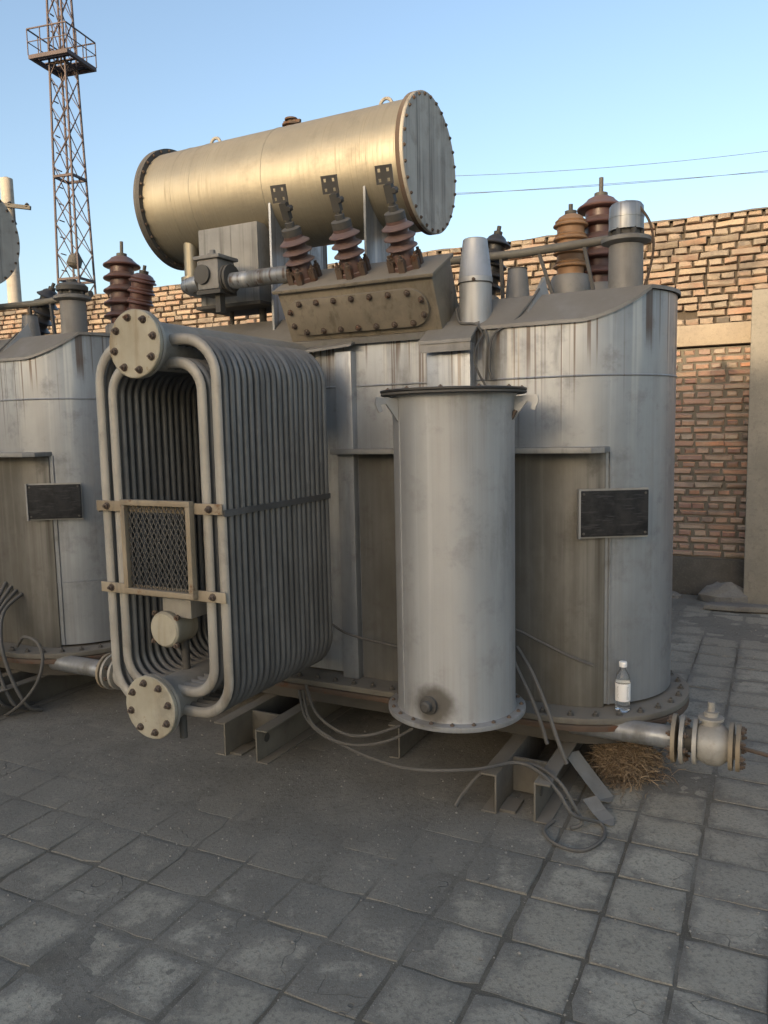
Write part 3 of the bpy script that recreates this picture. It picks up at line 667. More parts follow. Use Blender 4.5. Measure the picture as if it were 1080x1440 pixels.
b = B(); a = R(-4); ax = Vector((math.sin(a), -math.cos(a), 0)); b.lathe(Vector((DU,DV,.505))+ax*.24, ax, [(.036,0),(.036,.02),(.022,.022),(.022,.045),(.015,.05)], 16); b.build('drain_plug', M['dark'], dr)
b = B(); a = R(-38); b.tube([(DU+(DR+.0005)*math.sin(a), DV-(DR+.0005)*math.cos(a), z) for z in (.44,.8,1.2,1.72)], .0025, 6); b.build('weld_bead', M['drum'], dr)
b = B(); b.cyl((DU,DV+.2,1.2),(DU,3.40,1.2),.09); b.build('connecting_pipe', M['drum'], dr)
b = B(); b.cyl((DU,DV+.2,.62),(DU,3.40,.62),.07); b.build('connecting_pipe', M['drum'], dr)
b = B(); b.tube(bez([(-.985,3.0,1.60),(-.955,2.99,1.62),(-.935,2.99,1.655)],4),.008,6); b.build('vent_tap', M['bolt'], dr)

# --- conservator
CVv, CZ, CR = 3.75, 2.9, .31
co = link('conservator', B().lathe((-3.23,CVv,CZ), (1,0,0), [(CR,0),(CR,.20),(CR+.0016,.202),(CR+.0016,.206),(CR,.208),(CR,.33),(CR+.0016,.332),(CR+.0016,.336),(CR,.338),(CR,.80),(CR+.002,.802),(CR+.002,.808),(CR,.81),(CR,1.60)], 96).mesh('conservator', M['cons']), tr)
for (u0, s) in ((-3.245, 1), (-1.645, -1)):
    b = B(); b.ring((u0 if s > 0 else u0-.0, CVv, CZ), (1,0,0), CR-.01, .338 if s > 0 else .333, .022, 72); b.build('end_flange', M['rust'] if s < 0 else M['dark'], co)  # left ring painted dark for its side that the sun misses
b = B(); b.lathe((-1.6225,CVv,CZ), (1,0,0), [(.333,0),(.333,.014),(.329,.017)], 72); ec = b.build('end_plate', M['endcap'], co)
b = B(); b.lathe((-3.246,CVv,CZ), (-1,0,0), [(.338,0),(.338,.018)], 72); b.build('end_plate', M['dark'], co)
bolts_ring((-1.6055,CVv,CZ), (1,0,0), .318, 28, co, BOLTS); bolts_ring((-3.223,CVv,CZ), (1,0,0), .325, 28, co, BOLTS)
def arch(u, z, r, ax='u'): return [(u + r*math.cos(t), CVv, z + 1.1*r*math.sin(t)) for t in [math.pi*i/8 for i in range(9)]]
for u in (-2.94, -1.85):
    b = B(); b.tube([(u-.035,CVv,CZ+CR-.01)] + arch(u, CZ+CR+.012, .035) + [(u+.035,CVv,CZ+CR-.01)], .009, 8); b.build('lifting_eye', M['hdr'], co)
b = B(); b.lathe((-2.425,CVv,CZ+CR-.01), (0,0,1), [(.032,0),(.032,.03),(.05,.031),(.05,.04),(.02,.041),(.02,.06),(.035,.061),(.035,.07),(.012,.075)], 14); b.bar((-2.47,CVv,CZ+CR+.045),(-2.36,CVv-.01,CZ+CR+.035),.016); b.build('filler_cap', M['rust'], co)
for u in (-2.40, -1.845):
    b = B(); b.prism([(u,3.47,2.06),(u,3.47,2.76),(u,3.62,2.63),(u,3.88,2.63),(u,4.03,2.76),(u,4.03,2.165),(u,3.56,2.165)], (.012,0,0)); b.build('support_plate', M['tank'], co)
b = B(); b.box((-2.86,3.46,2.275),(-2.47,3.74,2.68)); sb = b.build('sump_box', M['sump'], co, bev=.008)
b = B(); b.box((-2.88,3.44,2.255),(-2.45,3.76,2.2735)); b.build('sump_base', M['dark'], co, bev=.004)
b = B(); b.cyl((-2.55,3.6,2.255),(-2.55,3.6,2.16),.02); b.cyl((-2.76,3.6,2.255),(-2.76,3.6,2.16),.012); b.build('sump_leg', M['dark'], co)
b = B(); b.cyl((-3.03,3.6,2.47),(-3.03,3.6,2.69),.042); b.lathe((-3.03,3.6,2.45),(0,0,1),[(.062,0),(.062,.018)],20); b.lathe((-3.03,3.6,2.43),(0,0,1),[(.062,0),(.062,.018)],20); b.build('drain_nozzle', M['cons'], co)
# gas relay on its pipe
rel = link('gas_relay', B().box((-2.68,3.22,2.31),(-2.545,3.36,2.46)).mesh('gas_relay', M['cover'], bev=.012), tr)
b = B(); b.box((-2.695,3.21,2.46),(-2.53,3.37,2.478)); b.lathe((-2.63,3.29,2.478),(0,0,1),[(.03,0),(.03,.02),(.015,.022),(.015,.04)],14); b.build('relay_lid', M['cover'], rel, bev=.003)
for u in (-2.70, -2.545, -2.525):
    b = B(); b.lathe((u,3.29,2.365),(1,0,0),[(.07,0),(.07,.014)],6 if u < -2.6 else 18); b.build('relay_flange', M['dark'], rel)
b = B(); b.lathe((-2.64,3.22,2.385),(0,-1,0),[(.048,0),(.048,.015),(.03,.017)],18); b.build('sight_glass', M['dark'], rel)
b = B(); b.cyl((-2.51,3.29,2.352),(-2.16,3.29,2.352),.041,n=22); b.tube(bez([(-2.70,3.29,2.365),(-2.80,3.30,2.36),(-2.85,3.36,2.36),(-2.86,3.47,2.36)],5),.038,14); b.build('relay_pipe', M['tank'], rel)
b = B(); b.box((-2.69,3.225,2.29),(-2.54,3.36,2.309)); b.box((-2.60,3.26,2.20),(-2.57,3.30,2.29)); b.build('relay_bracket', M['dark'], rel)

# --- bushing box: tilted 28 degrees towards the viewer
TL_ = R(28); bx = Matrix.Translation(Vector((0,3.34,2.03))) @ Matrix.Rotation(TL_, 4, 'X')     # local y = depth, z = along the bushings
bl, br = -2.195, -1.385
bb = link('bushing_box', B().box((bl,0,-.0),(br,.245,.25), bx).mesh('bushing_box', M['box'], bev=.006), tr)
b = B(); b.box((bl-.018,-.018,.251),(br+.014,.258,.267), bx); b.build('box_lid', M['box'], bb, bev=.003)
b = B(); b.box((bl-.02,-.012,-.03),(br+.02,.25,-.001), bx); b.build('box_base', M['cover'], bb)
b = B(); pts = []
oc_, ow, oh = (bl+br)/2-.005, .285, .088
for i in range(13): t = R(90-180*i/12); pts.append((oc_+ow+oh*math.cos(t), oh*math.sin(t)))
for i in range(13): t = R(270-180*i/12); pts.append((oc_-ow+oh*math.cos(t), oh*math.sin(t)))
b.prism([bx @ Vector((x, -.002, .122+z)) for (x, z) in pts], bx.to_3x3() @ Vector((0,-.016,0))); b.build('inspection_cover', M['box'], bb, bev=.002)
ns = bx.to_3x3() @ Vector((0,-1,0)); ob = .07
bp = [(oc_ + ow*(-1+2*i/6), ob) for i in range(7)] + [(oc_ + ow*(-1+2*i/6), -ob) for i in range(7)]
bp += [(oc_+s*(ow+ob*math.cos(R(t))), ob*math.sin(R(t))) for s in (-1,1) for t in (-30,30)]
for (x, z) in bp: link('bolt', BOLT, bb, L(*(bx @ Vector((x, -.0185, .122+z)))), ns, spin=random.uniform(0,3))
nx = (bx.to_3x3() @ Vector((0,0,1))).normalized()
def shed_prof(h0, n, pitch, rc, rs, dr=0.0):
    p = [(rc, h0)]
    for i in range(n):
        h = h0 + pitch*i + pitch*.3; r_ = rs - dr*i
        p += [(rc*1.02, h+pitch*.02), (r_*.93, h+pitch*.05), (r_*.985, h+pitch*.09), (r_, h+pitch*.16), (r_*.97, h+pitch*.24), (r_*.86, h+pitch*.33), (rc*1.16, h+pitch*.48), (rc, h+pitch*.6)]
    return p
for u in (-2.085, -1.815, -1.545):
    base = bx @ Vector((u, .105, .267)); a1, a2 = Vector((1,0,0)), (bx.to_3x3() @ Vector((0,-1,0)))
    lb = link('low_voltage_bushing', B().lathe(base, nx, [(.062,0),(.062,.016),(.052,.02),(.05,.07)] + shed_prof(.075, 3, .044, .047, .073)[0:] + [(.046,.212),(.046,.215)], 28).mesh('low_voltage_bushing', M['porc']), tr)
    for q in range(6):
        t = R(60*q+20); d = a1*math.cos(t)+a2*math.sin(t); b = B(); p = base + d*.066
        b.bar(p - nx*0, p + nx*.05, .03, .026); b.bar(p + nx*.045 + d*.01, p + nx*.045 - d*.024, .024, .02); b.lathe(p+nx*.05+d*.004, nx, [(.014,0),(.014,.012),(.008,.013),(.008,.026)], 6)
        b.build('clamp', M['rust'], lb, smooth=False)
    b = B(); b.lathe(base + nx*.213, nx, [(.042,0),(.046,.004),(.046,.034),(.040,.038),(.022,.04),(.022,.062),(.014,.064),(.014,.1)], 20); b.build('metal_cap', M['dark'], lb)
    st = base + nx*.31; b = B(); b.bar(st-nx*.02, st+nx*.055, .036, .03); b.lathe(st+a1*.03+nx*.03-a2*.005, a2, [(.012,0),(.012,.03)], 6); b.bar(st+a1*.0+nx*.02, st+a1*.034+nx*.03, .022)
    b.build('terminal_clamp', M['dark'], lb)
    # flat lug with four holes, facing the viewer
    yaw = R(8); fx = Vector((math.cos(yaw), math.sin(yaw), 0)); fz = (nx*.85 + Vector((-.12,0,.35))).normalized(); fn = fx.cross(fz).normalized(); fz = fn.cross(fx)
    c0 = st + nx*.05 - fx*.012 + fz*.045; b = B(); s_ = .038; hs = .007; vs_, fs = [], []
    g = [-s_, -.022-hs, -.022+hs, .018-hs, .018+hs, s_]
    for k in (0, 1):
        for j in g:
            for i in g: vs_.append(c0 + fx*i + fz*j + fn*(.008*k))
    hole = {(1,1),(3,1),(1,3),(3,3)}
    for j in range(5):
        for i in range(5):
            q = j*6+i
            if (i, j) in hole:
                for (x, y) in ((q,q+1),(q+1,q+7),(q+7,q+6),(q+6,q)): fs.append((x, y, y+36, x+36))
            else: fs += [(q,q+6,q+7,q+1), (q+36,q+37,q+43,q+42)]
    for i in range(5): fs += [(i,i+1,i+37,i+36),(30+i,66+i,67+i,31+i),(6*i,36+6*i,42+6*i,6*i+6),(6*i+5,6*i+11,6*i+47,6*i+41)]
    b.add(vs_, fs); b.build('terminal_plate', M['dark'], lb, smooth=False)

# --- things on the cover
def bushing(name, u, v, z, ax, mat, h0, n, pitch, rc, rs, top, label=None, basemat='cover', dr=0.0, br=None):
    ax = Vector(ax).normalized(); base = Vector((u, v, z))
    pr = shed_prof(h0, n, pitch, rc, rs, dr); hN = pr[-1][1]
    o = link(name, B().lathe(base, ax, [(rc,0)] + pr + [(rc*.9,hN+.01),(rc*.6,hN+.022)], 32).mesh(name, M[mat]), tr, label=label)
    br = br or rc*1.45
    b = B(); b.lathe(base, ax, [(br*1.15,0),(br*1.15,.018),(br,.02),(br,h0-.03),(br*.92,h0-.015)], 28); b.build('turret', M[basemat], o)
    b = B(); b.lathe(base+ax*(hN+.02), ax, [(rc*.45,0),(rc*.45,.022),(.011,.024),(.011,top)], 12); b.build('terminal_stud', M['dark'], o)
    bolts_ring(tuple(base+ax*.018), ax, br*1.07, 8, o, BOLTS)
    return o
bushing('high_voltage_bushing', -.972, 4.02, ZP+.017, (0,0,1), 'porc_tan', .17, 4, .066, .066, .086, .055, 'ochre high voltage bushing')
bushing('high_voltage_bushing', -.855, 4.14, ZP+.017, (.0,.05,1), 'porc_red', .13, 5, .082, .075, .118, .10, 'tall maroon high voltage bushing')
bushing('high_voltage_bushing', -1.40, 3.92, ZP+.017, (.18,.1,1), 'black', .10, 5, .055, .05, .078, .05, 'black tilted high voltage bushing')
vu, vv = -.635, 3.63
ve = link('relief_vent', B().lathe((vu,vv,ZP+.005), (0,0,1), [(.088,0),(.088,.014),(.074,.016),(.073,.20)], 30).mesh('relief_vent', M['cover']), tr)
b = B(); b.lathe((vu,vv,2.366), (0,0,1), [(.07,0),(.104,.012),(.105,.028),(.08,.036)], 36); b.build('vent_disc', M['cover'], ve)
b = B(); b.lathe((vu,vv,2.402), (0,0,1), [(.06,0),(.06,.028)], 24); 
for q in range(6): t = R(60*q+10); b.cyl((vu+.063*math.cos(t),vv+.063*math.sin(t),2.40),(vu+.063*math.cos(t),vv+.063*math.sin(t),2.432),.012,n=8)
b.build('vent_stem', M['dark'], ve)
b = B(); b.lathe((vu,vv,2.428), (0,0,1), [(.074,0),(.074,.05),(.0755,.051),(.0755,.056),(.074,.057),(.072,.10),(.062,.113),(.015,.115),(.015,.125),(.008,.128)], 30); b.build('vent_cap', M['tank'], ve)
b = B(); b.tube(bez([(vu+.06,vv-.03,2.515),(vu+.10,vv-.02,2.45),(vu+.115,vv,2.36),(vu+.10,vv+.01,2.26),(vu+.075,vv,2.175)],6),.006,6); b.build('vent_wire', M['rust'], ve)
# horizontal gas pipe with struts
b = B(); b.tube([(-1.66,3.86,2.445),(-1.2,3.86,2.437),(-.73,3.86,2.452)], .021, 12); gp = b.build('gas_pipe', M['beam'], tr)
for (p, q) in (((-1.09,3.86,2.435),(-.99,3.80,2.17)), ((-.87,3.86,2.44),(-.80,3.80,2.17)), ((-1.28,3.86,2.43),(-1.27,3.86,2.17))):
    b = B(); b.bar(p, q, .016); b.build('pipe_strut', M['dark'], gp)
# pale cone topped cylinder on the cover slope
cu, cv = -1.265, 3.445
cc = link('cone_topped_pipe', B().lathe((cu,cv,2.03), (0,0,1), [(.074,0),(.074,.21)], 30).mesh('cone_topped_pipe', M['drum']), tr)
b = B(); b.lathe((cu,cv,2.24), (0,0,1), [(.0775,0),(.0775,.022),(.076,.024),(.055,.19),(.05,.194)], 30); b.build('cone_top', M['drum'], cc)
b = B(); b.ring((cu,cv,2.236), (0,0,1), .07, .0795, .004, 30); b.build('band', M['dark'], cc)
link('bolt', BOLTS, cc, L(cu+.02, cv-.077, 2.245), (.2,-1,0))
b = B(); b.lathe((-1.165,3.76,ZP+.016), (0,0,1), [(.062,0),(.045,.165)], 24, cap1=False); q = b.build('stub_cone', M['cover'], tr)
b = B(); b.lathe((-1.165,3.76,ZP+.181), (0,0,1), [(.047,0),(.047,.006)], 24); b.build('stub_lid', M['dark'], q)
b = B(); b.prism([(-1.04,3.39,2.035),(-1.0,3.60,2.265),(-.985,3.62,2.18),(-.99,3.56,2.17)], (.014,-.004,0)); b.build('gusset_plate', M['sheet'], tr)
for pts in ([(-.99,3.52,2.20),(-1.06,3.40,2.06),(-1.15,3.35,1.99),(-1.165,3.34,1.86),(-1.155,3.35,1.80)], [(-1.20,3.36,2.0),(-1.215,3.30,1.93),(-1.21,3.30,1.85),(-1.165,3.34,1.74),(-1.15,3.35,1.68)], [(-1.35,3.42,2.13),(-1.31,3.36,2.06),(-1.23,3.345,2.045),(-1.2,3.36,2.0)], [(-1.19,3.36,2.02),(-1.175,3.35,1.95),(-1.185,3.355,1.8)]):
    b = B(); b.tube(bez(pts, 6), .0055, 6); b.build('wiring', M['cable'], tr)

# --- drain valve on its pipe
vv_, vz = 3.35, .282
dv = link('drain_valve', B().lathe((-.285,vv_,vz), (1,0,0), [(.05,0),(.074,.015),(.088,.05),(.09,.075),(.085,.10),(.06,.13),(.045,.16)], 28).mesh('drain_valve', M['valve']), tr)
b = B(); b.cyl((-.80,vv_+.0,vz),(-.36,vv_,vz),.048,n=22); b.build('drain_pipe', M['tank'], dv)
for (u, r, mt_) in ((-.372,.1,'strap'), (-.34,.1,'valve'), (-.29,.094,'valve'), (-.155,.095,'strap'), (-.128,.095,'strap')):
    b = B(); b.lathe((u,vv_,vz), (1,0,0), [(r,0),(r,.016)], 32); b.build('valve_flange', M[mt_], dv)
b = B(); b.cyl((-.33,vv_,vz),(-.285,vv_,vz),.05); b.build('valve_neck', M['dark'], dv)
for i in range(8):
    t = 2*math.pi*(i+.3)/8; 
    link('bolt', bm2, dv, L(-.324, vv_+.08*math.cos(t), vz+.08*math.sin(t)), (1,0,0)); link('bolt', bm2, dv, L(-.112, vv_+.075*math.cos(t), vz+.075*math.sin(t)), (1,0,0)); link('bolt', bm2, dv, L(-.372, vv_+.08*math.cos(t), vz+.08*math.sin(t)), (-1,0,0))
b = B(); b.lathe((-.225,vv_,vz+.07), (0,0,1), [(.036,0),(.036,.03),(.05,.032),(.05,.042),(.028,.046),(.028,.065),(.014,.067),(.014,.105)], 14); b.build('valve_stem', M['valve'], dv)
b = B(); b.tube([(-.115,vv_,vz),(-.03,vv_-.01,vz-.008),(.12,vv_-.04,vz-.02)], .009, 8); b.tube(bez([(-.01,vv_-.01,vz-.01),(0.0,vv_-.02,vz-.05),(.0,vv_-.02,vz-.07)],4),.005,6); b.build('valve_rod', M['rust'], dv)

# --- base channels, pairs set back to back
def channel(u, s, v0, v1, z1=.168, web=.0, fl_=.062, t=.008):
    b = B(); b.box((u-t/2, v0, .0), (u+t/2, v1, z1))
    x0, x1 = (u+t/2, u+fl_) if s > 0 else (u-fl_, u-t/2)
    b.box((x0, v0, z1-t), (x1, v1, z1)); b.box((x0, v0, .0), (x1, v1, t))
    return b.build('base_channel', M['beam'], tr, bev=.0015)
for (ul, ur) in ((-2.405,-2.215), (-1.01,-.845)):
    for (u, s) in ((ul,-1), (ur,1)):
        ch = channel(u, s, 2.94, 4.62)
        b = B(); q = (u + (.0045 if s > 0 else -.0045)); d = 1 if s > 0 else -1
        b.lathe((q, 3.02, .10), (d,0,0), [(.022,0),(.022,.003)], 16); b.build('bolt_hole', M['dark'], ch)
    b = B(); b.box((ul+.006,3.16,.01),(ur-.006,3.172,.16)); b.build('spacer_plate', M['beam'], tr)
    b = B(); b.box((ul+.006,2.97,.0),(ul+.075,3.09,.012)); b.build('foot_plate', M['beam'], tr)
b = B(); b.box((-1.61,3.26,.006),(-1.602,4.4,.168)); b.box((-1.66,3.26,.16),(-1.61,4.4,.168)); b.box((-1.66,3.26,.0),(-1.61,4.4,.008)); b.build('base_channel', M['beam'], tr)

# second transformer along the row
tr2 = copy_tree(tr, skip=('drum_casing', 'vent_cap', 'vent_wire')); tr2.location = tr.location - U*3.09 - V*.27
tr2['label'] = 'second grey transformer cut off by the left edge, with round tank end and black plate'

for o in list(tr2.children):
    nm = o.name.split('.')[0]
    if nm == 'relief_vent':
        b = B(); b.lathe((vu,vv,2.42), (0,0,1), [(.07,0),(.088,.006),(.09,.03),(.075,.045),(.03,.055),(.03,.07)], 30); b.build('vent_cap', M['dark'], o, label='flat dark cap')
    elif nm == 'drain_valve': o.location = (.15, 0, 0)
    elif nm == 'tank':
        b = B(); b.tube([(u, v, .735) for (u, v) in outline(TR+.0005, 28)][2:26], .003, 6); b.build('weld_bead', M['tank'], o)
    elif nm == 'high_voltage_bushing':
        lb_ = o.get('label', '')
        def lean(o, piv, off, ax, deg):
            q = Matrix.Rotation(R(deg), 4, ax); pv = L(*piv); o.matrix_local = Matrix.Translation(Vector(off) + pv) @ q @ Matrix.Translation(-pv)
        if 'ochre' in lb_:
            o.data = o.data.copy(); o.data.materials[0] = M['porc_red']; o['label'] = 'shorter maroon high voltage bushing leaning right'
            lean(o, (-.972,4.02,ZP), (.32, .10, -.02), 'Y', 14)
        elif 'maroon' in lb_: o.location = (.09, 0, 0)
        else:
            o2 = copy_tree(o, tr2); o2['label'] = 'small black high voltage bushing'; lean(o2, (-1.40,3.92,ZP), (-.16, -.25, -.03), 'Y', -8)
            lean(o, (-1.40,3.92,ZP), (.06, -.02, 0), 'Y', 16); o.scale = (1.0, 1.0, 1.0)

# ------------------------------------------------------------------ loose things round the transformer
def cable(pts, r, label, group='loose cables by the transformer', nm='cable', n=8):
    org = pts[0]; b = MB((org[0], org[1], 0)); b.tube(bez(pts, n), r, 8)
    return thing(nm, label, 'cable', (org[0], org[1], 0), group=group, me=b.mesh(nm, M['cable']))
cable([(-2.08,3.16,.31),(-1.95,3.02,.22),(-1.76,2.96,.17),(-1.55,2.90,.155),(-1.32,2.82,.185),(-1.08,2.88,.205),(-.95,3.02,.20),(-.84,3.0,.185),(-.75,2.95,.14),(-.685,2.93,.07),(-.60,3.02,.012),(-.57,2.92,.006),(-.62,2.80,.006),(-.72,2.80,.006),(-.79,2.88,.006),(-.775,2.97,.008)], .0075, 'long grey cable sagging beneath the drum and looping on the pavers')
cable([(-2.05,3.14,.35),(-1.93,3.04,.255),(-1.75,2.98,.21),(-1.60,2.96,.235),(-1.50,3.05,.26)], .0075, 'short grey cable dipping between the radiator and the drum bottom')
cable([(-2.11,3.17,.30),(-1.99,3.04,.225),(-1.83,2.97,.18),(-1.66,2.94,.185),(-1.50,2.93,.235),(-1.42,3.02,.27)], .007, 'middle grey cable hanging below the drum from behind the radiator')
cable([(-1.985,3.30,.62),(-1.86,3.24,.60),(-1.70,3.27,.565),(-1.52,3.30,.55),(-1.3,3.32,.62),(-1.08,3.31,.69),(-.93,3.32,.64),(-.80,3.33,.585),(-.70,3.34,.553)], .006, 'thin grey cable draped across the tank front behind the drum')
cable([(-1.06,3.25,.63),(-1.0,3.19,.56),(-.925,3.15,.45),(-.875,3.13,.35),(-.84,3.11,.265)], .0085, 'thick grey cable end hanging left of its twin over the base flange')
cable([(-1.02,3.27,.62),(-.93,3.19,.54),(-.85,3.14,.41),(-.80,3.10,.31),(-.745,3.06,.215)], .0085, 'thick grey cable end hanging right of its twin down to the channel')
cable([(-1.18,2.92,.008),(-1.16,2.95,.05),(-1.10,2.99,.13),(-1.03,3.01,.18),(-.95,3.06,.182),(-.86,3.06,.18),(-.76,3.0,.16),(-.70,2.98,.09),(-.665,2.98,.02),(-.70,2.94,.008)], .008, 'short dark cable bent over the front channel end')
# left unit's cables hang out of the frame edge
for k in range(4):
    d = .045*k
    cable([(-4.00-d,3.092,.66+.02*k),(-3.985-d,2.95+.01*k,.58),(-3.93-d*1.0,2.88-.015*k,.42),(-3.86-d*1.1,2.88-.03*k,.22),(-3.80-d*1.2,2.92-.03*k,.06),(-3.78-d*1.6,3.0+.03*k,.012)], .011, ['outermost','second','third','innermost'][3-k]+' of the dark cables hanging by the second transformer', 'cables hanging by the second transformer')
cable([(-3.86,2.93,.40),(-3.76,2.90,.47),(-3.655,2.90,.45),(-3.62,2.90,.36),(-3.66,2.88,.22),(-3.78,2.86,.09),(-3.90,2.85,.012)], .009, 'pale tipped cable looping over the second transformer base', 'cables hanging by the second transformer')
def strip(pts, wdir, wd, label):
    P = [Vector(p) for p in pts]; b = MB((pts[0][0], pts[0][1], 0)); W = Vector(wdir).normalized(); vs_ = []
    for i, p in enumerate(P):
        q = wd*(1 if i < len(P)-1 else .25)/2; n_ = Vector((0,0,.0022))
        vs_ += [p-W*q, p+W*q, p+W*q+n_, p-W*q+n_]
    N = len(P); fs = [(0,3,2,1), tuple(4*(N-1)+k for k in range(4))]
    for i in range(N-1):
        for k in range(4): fs.append((4*i+k, 4*i+(k+1)%4, 4*i+4+(k+1)%4, 4*i+4+k))
    b.add(vs_, fs); return thing('sheet_metal_strip', label, 'metal strip', (pts[0][0], pts[0][1], 0), me=b.mesh('sheet_metal_strip', M['sheet'], smooth=False))
strip([(-.79,3.33,.15),(-.70,3.28,.075),(-.62,3.24,.012),(-.60,3.22,.010)], (.5,.9,-.1), .09, 'wide dull metal strip leaning from the channel towards the pavers')
strip([(-.665,3.12,.060),(-.62,3.09,.026),(-.58,3.06,.010),(-.555,3.03,.007)], (.6,.8,0), .07, 'pale pointed metal strip lying beside the channel end')
# dry straw under the valve pipe
b = MB((-.6, 3.6, 0)); rg = random.Random(21)
for i in range(4200):
    u = -.60 + .058*rg.gauss(0,1); v = 3.57 + .08*rg.gauss(0,1)
    hmax = .20*math.exp(-((u+.595)/.13)**2 - ((v-3.56)/.15)**2)
    z = hmax*rg.random()**.7 + .003
    ln = rg.uniform(.03, .085); t = rg.uniform(0, 6.283); el = rg.uniform(-.9, .6)
    d = Vector((math.cos(t)*math.cos(el), math.sin(t)*math.cos(el), math.sin(el)))*ln
    p = Vector((u, v, z)); m_ = p + d*.5 + Vector((rg.uniform(-.01,.01), rg.uniform(-.01,.01), rg.uniform(0,.015))); e = p + d
    for q in (p, m_, e): q.z = max(q.z, .004)
    w_ = Vector((rg.uniform(-1,1), rg.uniform(-1,1), rg.uniform(-1,1))).normalized()*.0015; x_ = d.cross(w_).normalized()*.0015
    vs_ = []
    for q in (p, m_, e): vs_ += [q+w_, q-w_*.5+x_, q-w_*.5-x_]
    b.add(vs_, [(i_*3+k, i_*3+(k+1)%3, i_*3+3+(k+1)%3, i_*3+3+k) for i_ in (0,1) for k in range(3)])
o = b.build('dry_straw', M['straw'], smooth=False, kind='stuff'); o.location = uvz(-.6, 3.6, 0); o.rotation_euler = (0,0,-TH); o['label'] = 'tangled heap of brown dry straw under the drain valve pipe'

# water bottle on the base flange
bo = (-.588, 3.412, .345)
bt = thing('water_bottle', 'small clear water bottle with white cap and label standing on the base flange', 'bottle', bo)
MB().lathe((0,0,0), (0,0,1), [(.012,.004),(.026,.0),(.0315,.006),(.032,.02),(.0305,.045),(.032,.05),(.032,.125),(.0312,.14),(.026,.165),(.015,.184),(.0125,.19),(.0125,.2)], 28).build('bottle_body', M['pet'], bt)
MB().lathe((0,0,.0), (0,0,1), [(.010,.006),(.0295,.009),(.0302,.02),(.0288,.045),(.0302,.05),(.0302,.118)], 24).build('bottle_water', M['water'], bt)
MB().lathe((0,0,.198), (0,0,1), [(.0165,0),(.0168,.003),(.0168,.02),(.0155,.022)], 24).build('bottle_cap', M['white'], bt)
MB().lathe((0,0,.05), (0,0,1), [(.0326,0),(.0328,.002),(.0328,.076),(.0326,.078)], 28, cap0=False, cap1=False).build('bottle_label', M['white'], bt)
b = MB(); rg = random.Random(2)
for k in range(5):
    for j in range(3):
        a = R(-118 + rg.uniform(-4, 4)) - R(6); z = .064 + .011*k + .003*j; r = .0331
        a0, a1 = a + R(2*(j % 2)), a + R(11 - 3*(j % 2))
        b.add([(r*math.cos(x), r*math.sin(x), z+dz) for (x, dz) in ((a0,0),(a1,0),(a1,.0014),(a0,.0014))], [(0,1,2,3)])
for j in range(11):
    a0, a1 = R(-78+27), R(-78+27+rg.uniform(10, 20)); z = .06 + .0052*j; r = .0331
    b.add([(r*math.cos(x), r*math.sin(x), z+dz) for (x, dz) in ((a0,0),((a0+a1)/2,0),(a1,0),(a1,.0016),((a0+a1)/2,.0016),(a0,.0016))], [(0,1,2,3,4,5)])
b.build('label_print', M['ink'], bt, smooth=False)

# ------------------------------------------------------------------ beyond the wall: lattice tower, pole, wires
tb = thing('lattice_tower', 'tall thin red-brown lattice mast with a railed platform', 'tower', (0,0,0))
tb.location = (-6.78, 18.0, 0); tb.rotation_euler = (0, 0, R(20.5) + R(45) + R(8)); tm = M['tower']
def hw(z): return .355 - .0165*z
def leg(i, z): s = ((1,1),(-1,1),(-1,-1),(1,-1))[i]; h = hw(z); return (s[0]*h, s[1]*h, z)
for i in range(4): MB().bar(leg(i,0), leg(i,13.5), .036).build('leg', tm, tb, smooth=False)
zb = [0.0]
while zb[-1] < 13: zb.append(zb[-1] + .62)
for k in range(len(zb)-1):
    for i in range(4):
        j = (i+1) % 4
        MB().bar(leg(i, zb[k]), leg(j, zb[k+1]), .015).build('brace', tm, tb, smooth=False); MB().bar(leg(j, zb[k]), leg(i, zb[k+1]), .015).build('brace', tm, tb, smooth=False)
for z in (2.5, 5.0, 7.2, 9.55):
    for i in range(4): MB().bar(leg(i, z), leg((i+1) % 4, z), .05).build('ring_bar', tm, tb, smooth=False)
for i in range(26): MB().bar((-hw(i*.36)*.3, hw(i*.36), 2+i*.36), (hw(i*.36)*.3, hw(i*.36), 2+i*.36), .02).build('rung', tm, tb, smooth=False)
pz_ = 9.55; q = .49
pf = MB().box((-q,-q,pz_+.02),(q,-q+.07,pz_+.10)).box((-q,q-.07,pz_+.02),(q,q,pz_+.10)).box((-q,-q+.07,pz_+.02),(-q+.07,q-.07,pz_+.10)).box((q-.07,-q+.07,pz_+.02),(q,q-.07,pz_+.10)).build('platform', tm, tb, smooth=False)
for i in range(9):
    if i not in (3, 5): x = -q+.1 + i*(2*q-.2)/8; MB().box((x-.035,-q+.05,pz_+.103),(x+.035,q-.05,pz_+.125)).build('deck_board', tm, pf, smooth=False)
c4 = [(q,q),(-q,q),(-q,-q),(q,-q)]
for i in range(4):
    a, b2 = c4[i], c4[(i+1) % 4]
    for h in (.36, .62): MB().bar((*a, pz_+h), (*b2, pz_+h), .015 if h < .6 else .024).build('rail', tm, pf, smooth=False)
    for t in (0, .33, .66): x, y = a[0]+(b2[0]-a[0])*t, a[1]+(b2[1]-a[1])*t; MB().bar((x,y,pz_+.1), (x,y,pz_+.62), .017).build('rail_post', tm, pf, smooth=False)
MB().lathe((-.22,-.1,5.25), (.3,-.2,1), [(.10,0),(.16,.05),(.15,.22),(.06,.3)], 12).build('floodlight', M['dark'], tb)

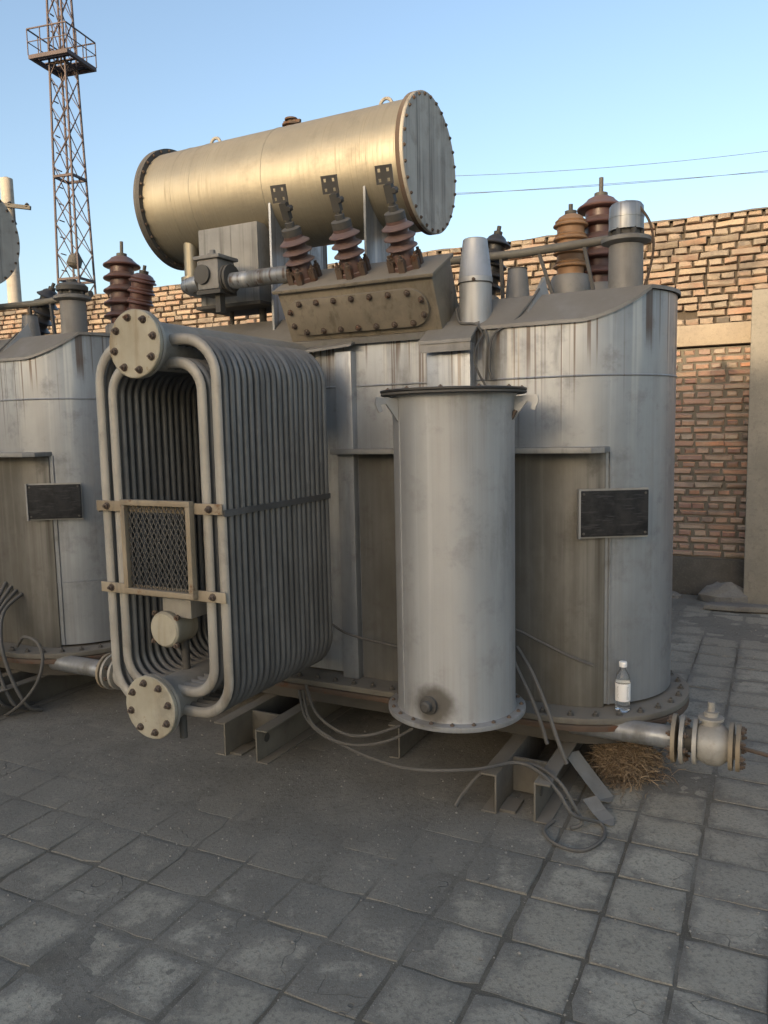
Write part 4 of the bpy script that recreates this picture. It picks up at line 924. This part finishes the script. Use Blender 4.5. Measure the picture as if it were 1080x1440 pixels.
pl = thing('utility_pole', 'pale concrete utility pole with dark crossarm at the left edge', 'pole', (0,0,0)); pl.location = (-9.1, 20, 0); pl.rotation_euler = (0,0,0)
MB().lathe((0,0,0), (0,0,1), [(.19,0),(.145,7.85),(.02,7.9)], 18).build('pole_shaft', M['pole'], pl)
ca = MB().bar((-.75,-.18,7.28), (.62,-.18,7.10), .09).build('crossarm', M['dark'], pl, smooth=False)
ends = [(-.6, 7.4), (.12, 7.29), (.54, 7.24)]
for (x, z) in ends: MB().lathe((x,-.18,z-.16), (0,0,1), [(.02,0),(.06,.05),(.03,.07),(.055,.1),(.02,.14)], 10).build('insulator', M['black'], ca)
MB().lathe((.2,-.18,6.7),(0,0,1),[(.02,0),(.07,.03),(.04,.1),(.02,.4)],8).build('insulator', M['black'], ca)
p2 = thing('utility_pole', 'concrete utility pole mostly hidden behind the silver tank', 'pole', (0,0,0)); p2.location = (-4.75, 24, 0); p2.rotation_euler = (0,0,0)
MB().lathe((0,0,0), (0,0,1), [(.19,0),(.145,8.9),(.02,8.95)], 18).build('pole_shaft', M['pole'], p2)
c2 = MB().bar((0,-.9,8.12), (0,.9,8.12), .08).build('crossarm', M['dark'], p2, smooth=False)
for (y, z) in ((-.8,8.17),(.8,8.17),(0,8.95)): MB().lathe((0,y,z-.02), (0,0,1), [(.02,0),(.055,.05),(.03,.09),(.05,.12),(.02,.17)], 10).build('insulator', M['black'], c2)
for k, (y, z0, z1, z2, lb) in enumerate(((24.0, 9.08, 8.92, 9.46, 'highest'), (24.8, 8.30, 8.62, 9.10, 'middle'), (23.2, 8.30, 8.20, 8.66, 'lowest'))):
    x0, x1, x2 = -4.75, 2.5*y/24, 11.8*y/24; b = MB((x0, y, z0)); P = []
    for i in range(49):
        x = x0 + 34*i/48
        z = z0*(x-x1)*(x-x2)/((x0-x1)*(x0-x2)) + z1*(x-x0)*(x-x2)/((x1-x0)*(x1-x2)) + z2*(x-x0)*(x-x1)/((x2-x0)*(x2-x1))
        P.append((x, y, z))
    b.tube(P, .007, 5); o = thing('overhead_wire', lb+' of the three thin wires crossing the sky right of the silver tank', 'wire', (0,0,0), 'overhead wires', b.mesh('overhead_wire', M['wire'])); o.location = (x0, y, z0); o.rotation_euler = (0,0,0)

# ------------------------------------------------------------------ the shed behind the photographer that keeps the yard in shade
HV, HH = -30.0, 9.0
sh = thing('workshop_building', 'long two storey rendered workshop behind the photographer', 'building', (-5, HV, 0))
MB((-5,HV,0)).box((-22,HV-9,0),(9,HV,HH-.2)).build('wall', M['house'], sh, smooth=False)
MB((-5,HV,0)).box((-22.3,HV-9.3,HH-.198),(9.3,HV+.2,HH)).build('roof', M['roof'], sh, smooth=False)
for i in range(9):
    for z in (1.2, 5.0):
        u = -20 + 3.3*i; f = MB((-5,HV,0)).box((u-.8,HV+.003,z),(u+.8,HV+.06,z+.1)).box((u-.8,HV+.003,z+1.8),(u+.8,HV+.06,z+1.9)).box((u-.8,HV+.003,z+.1),(u-.7,HV+.06,z+1.8)).box((u+.7,HV+.003,z+.1),(u+.8,HV+.06,z+1.8)).build('window', M['strap'], sh, smooth=False)
        MB((-5,HV,0)).box((u-.7,HV+.004,z+.1),(u+.7,HV+.02,z+1.8)).build('pane', M['glass'], f, smooth=False)
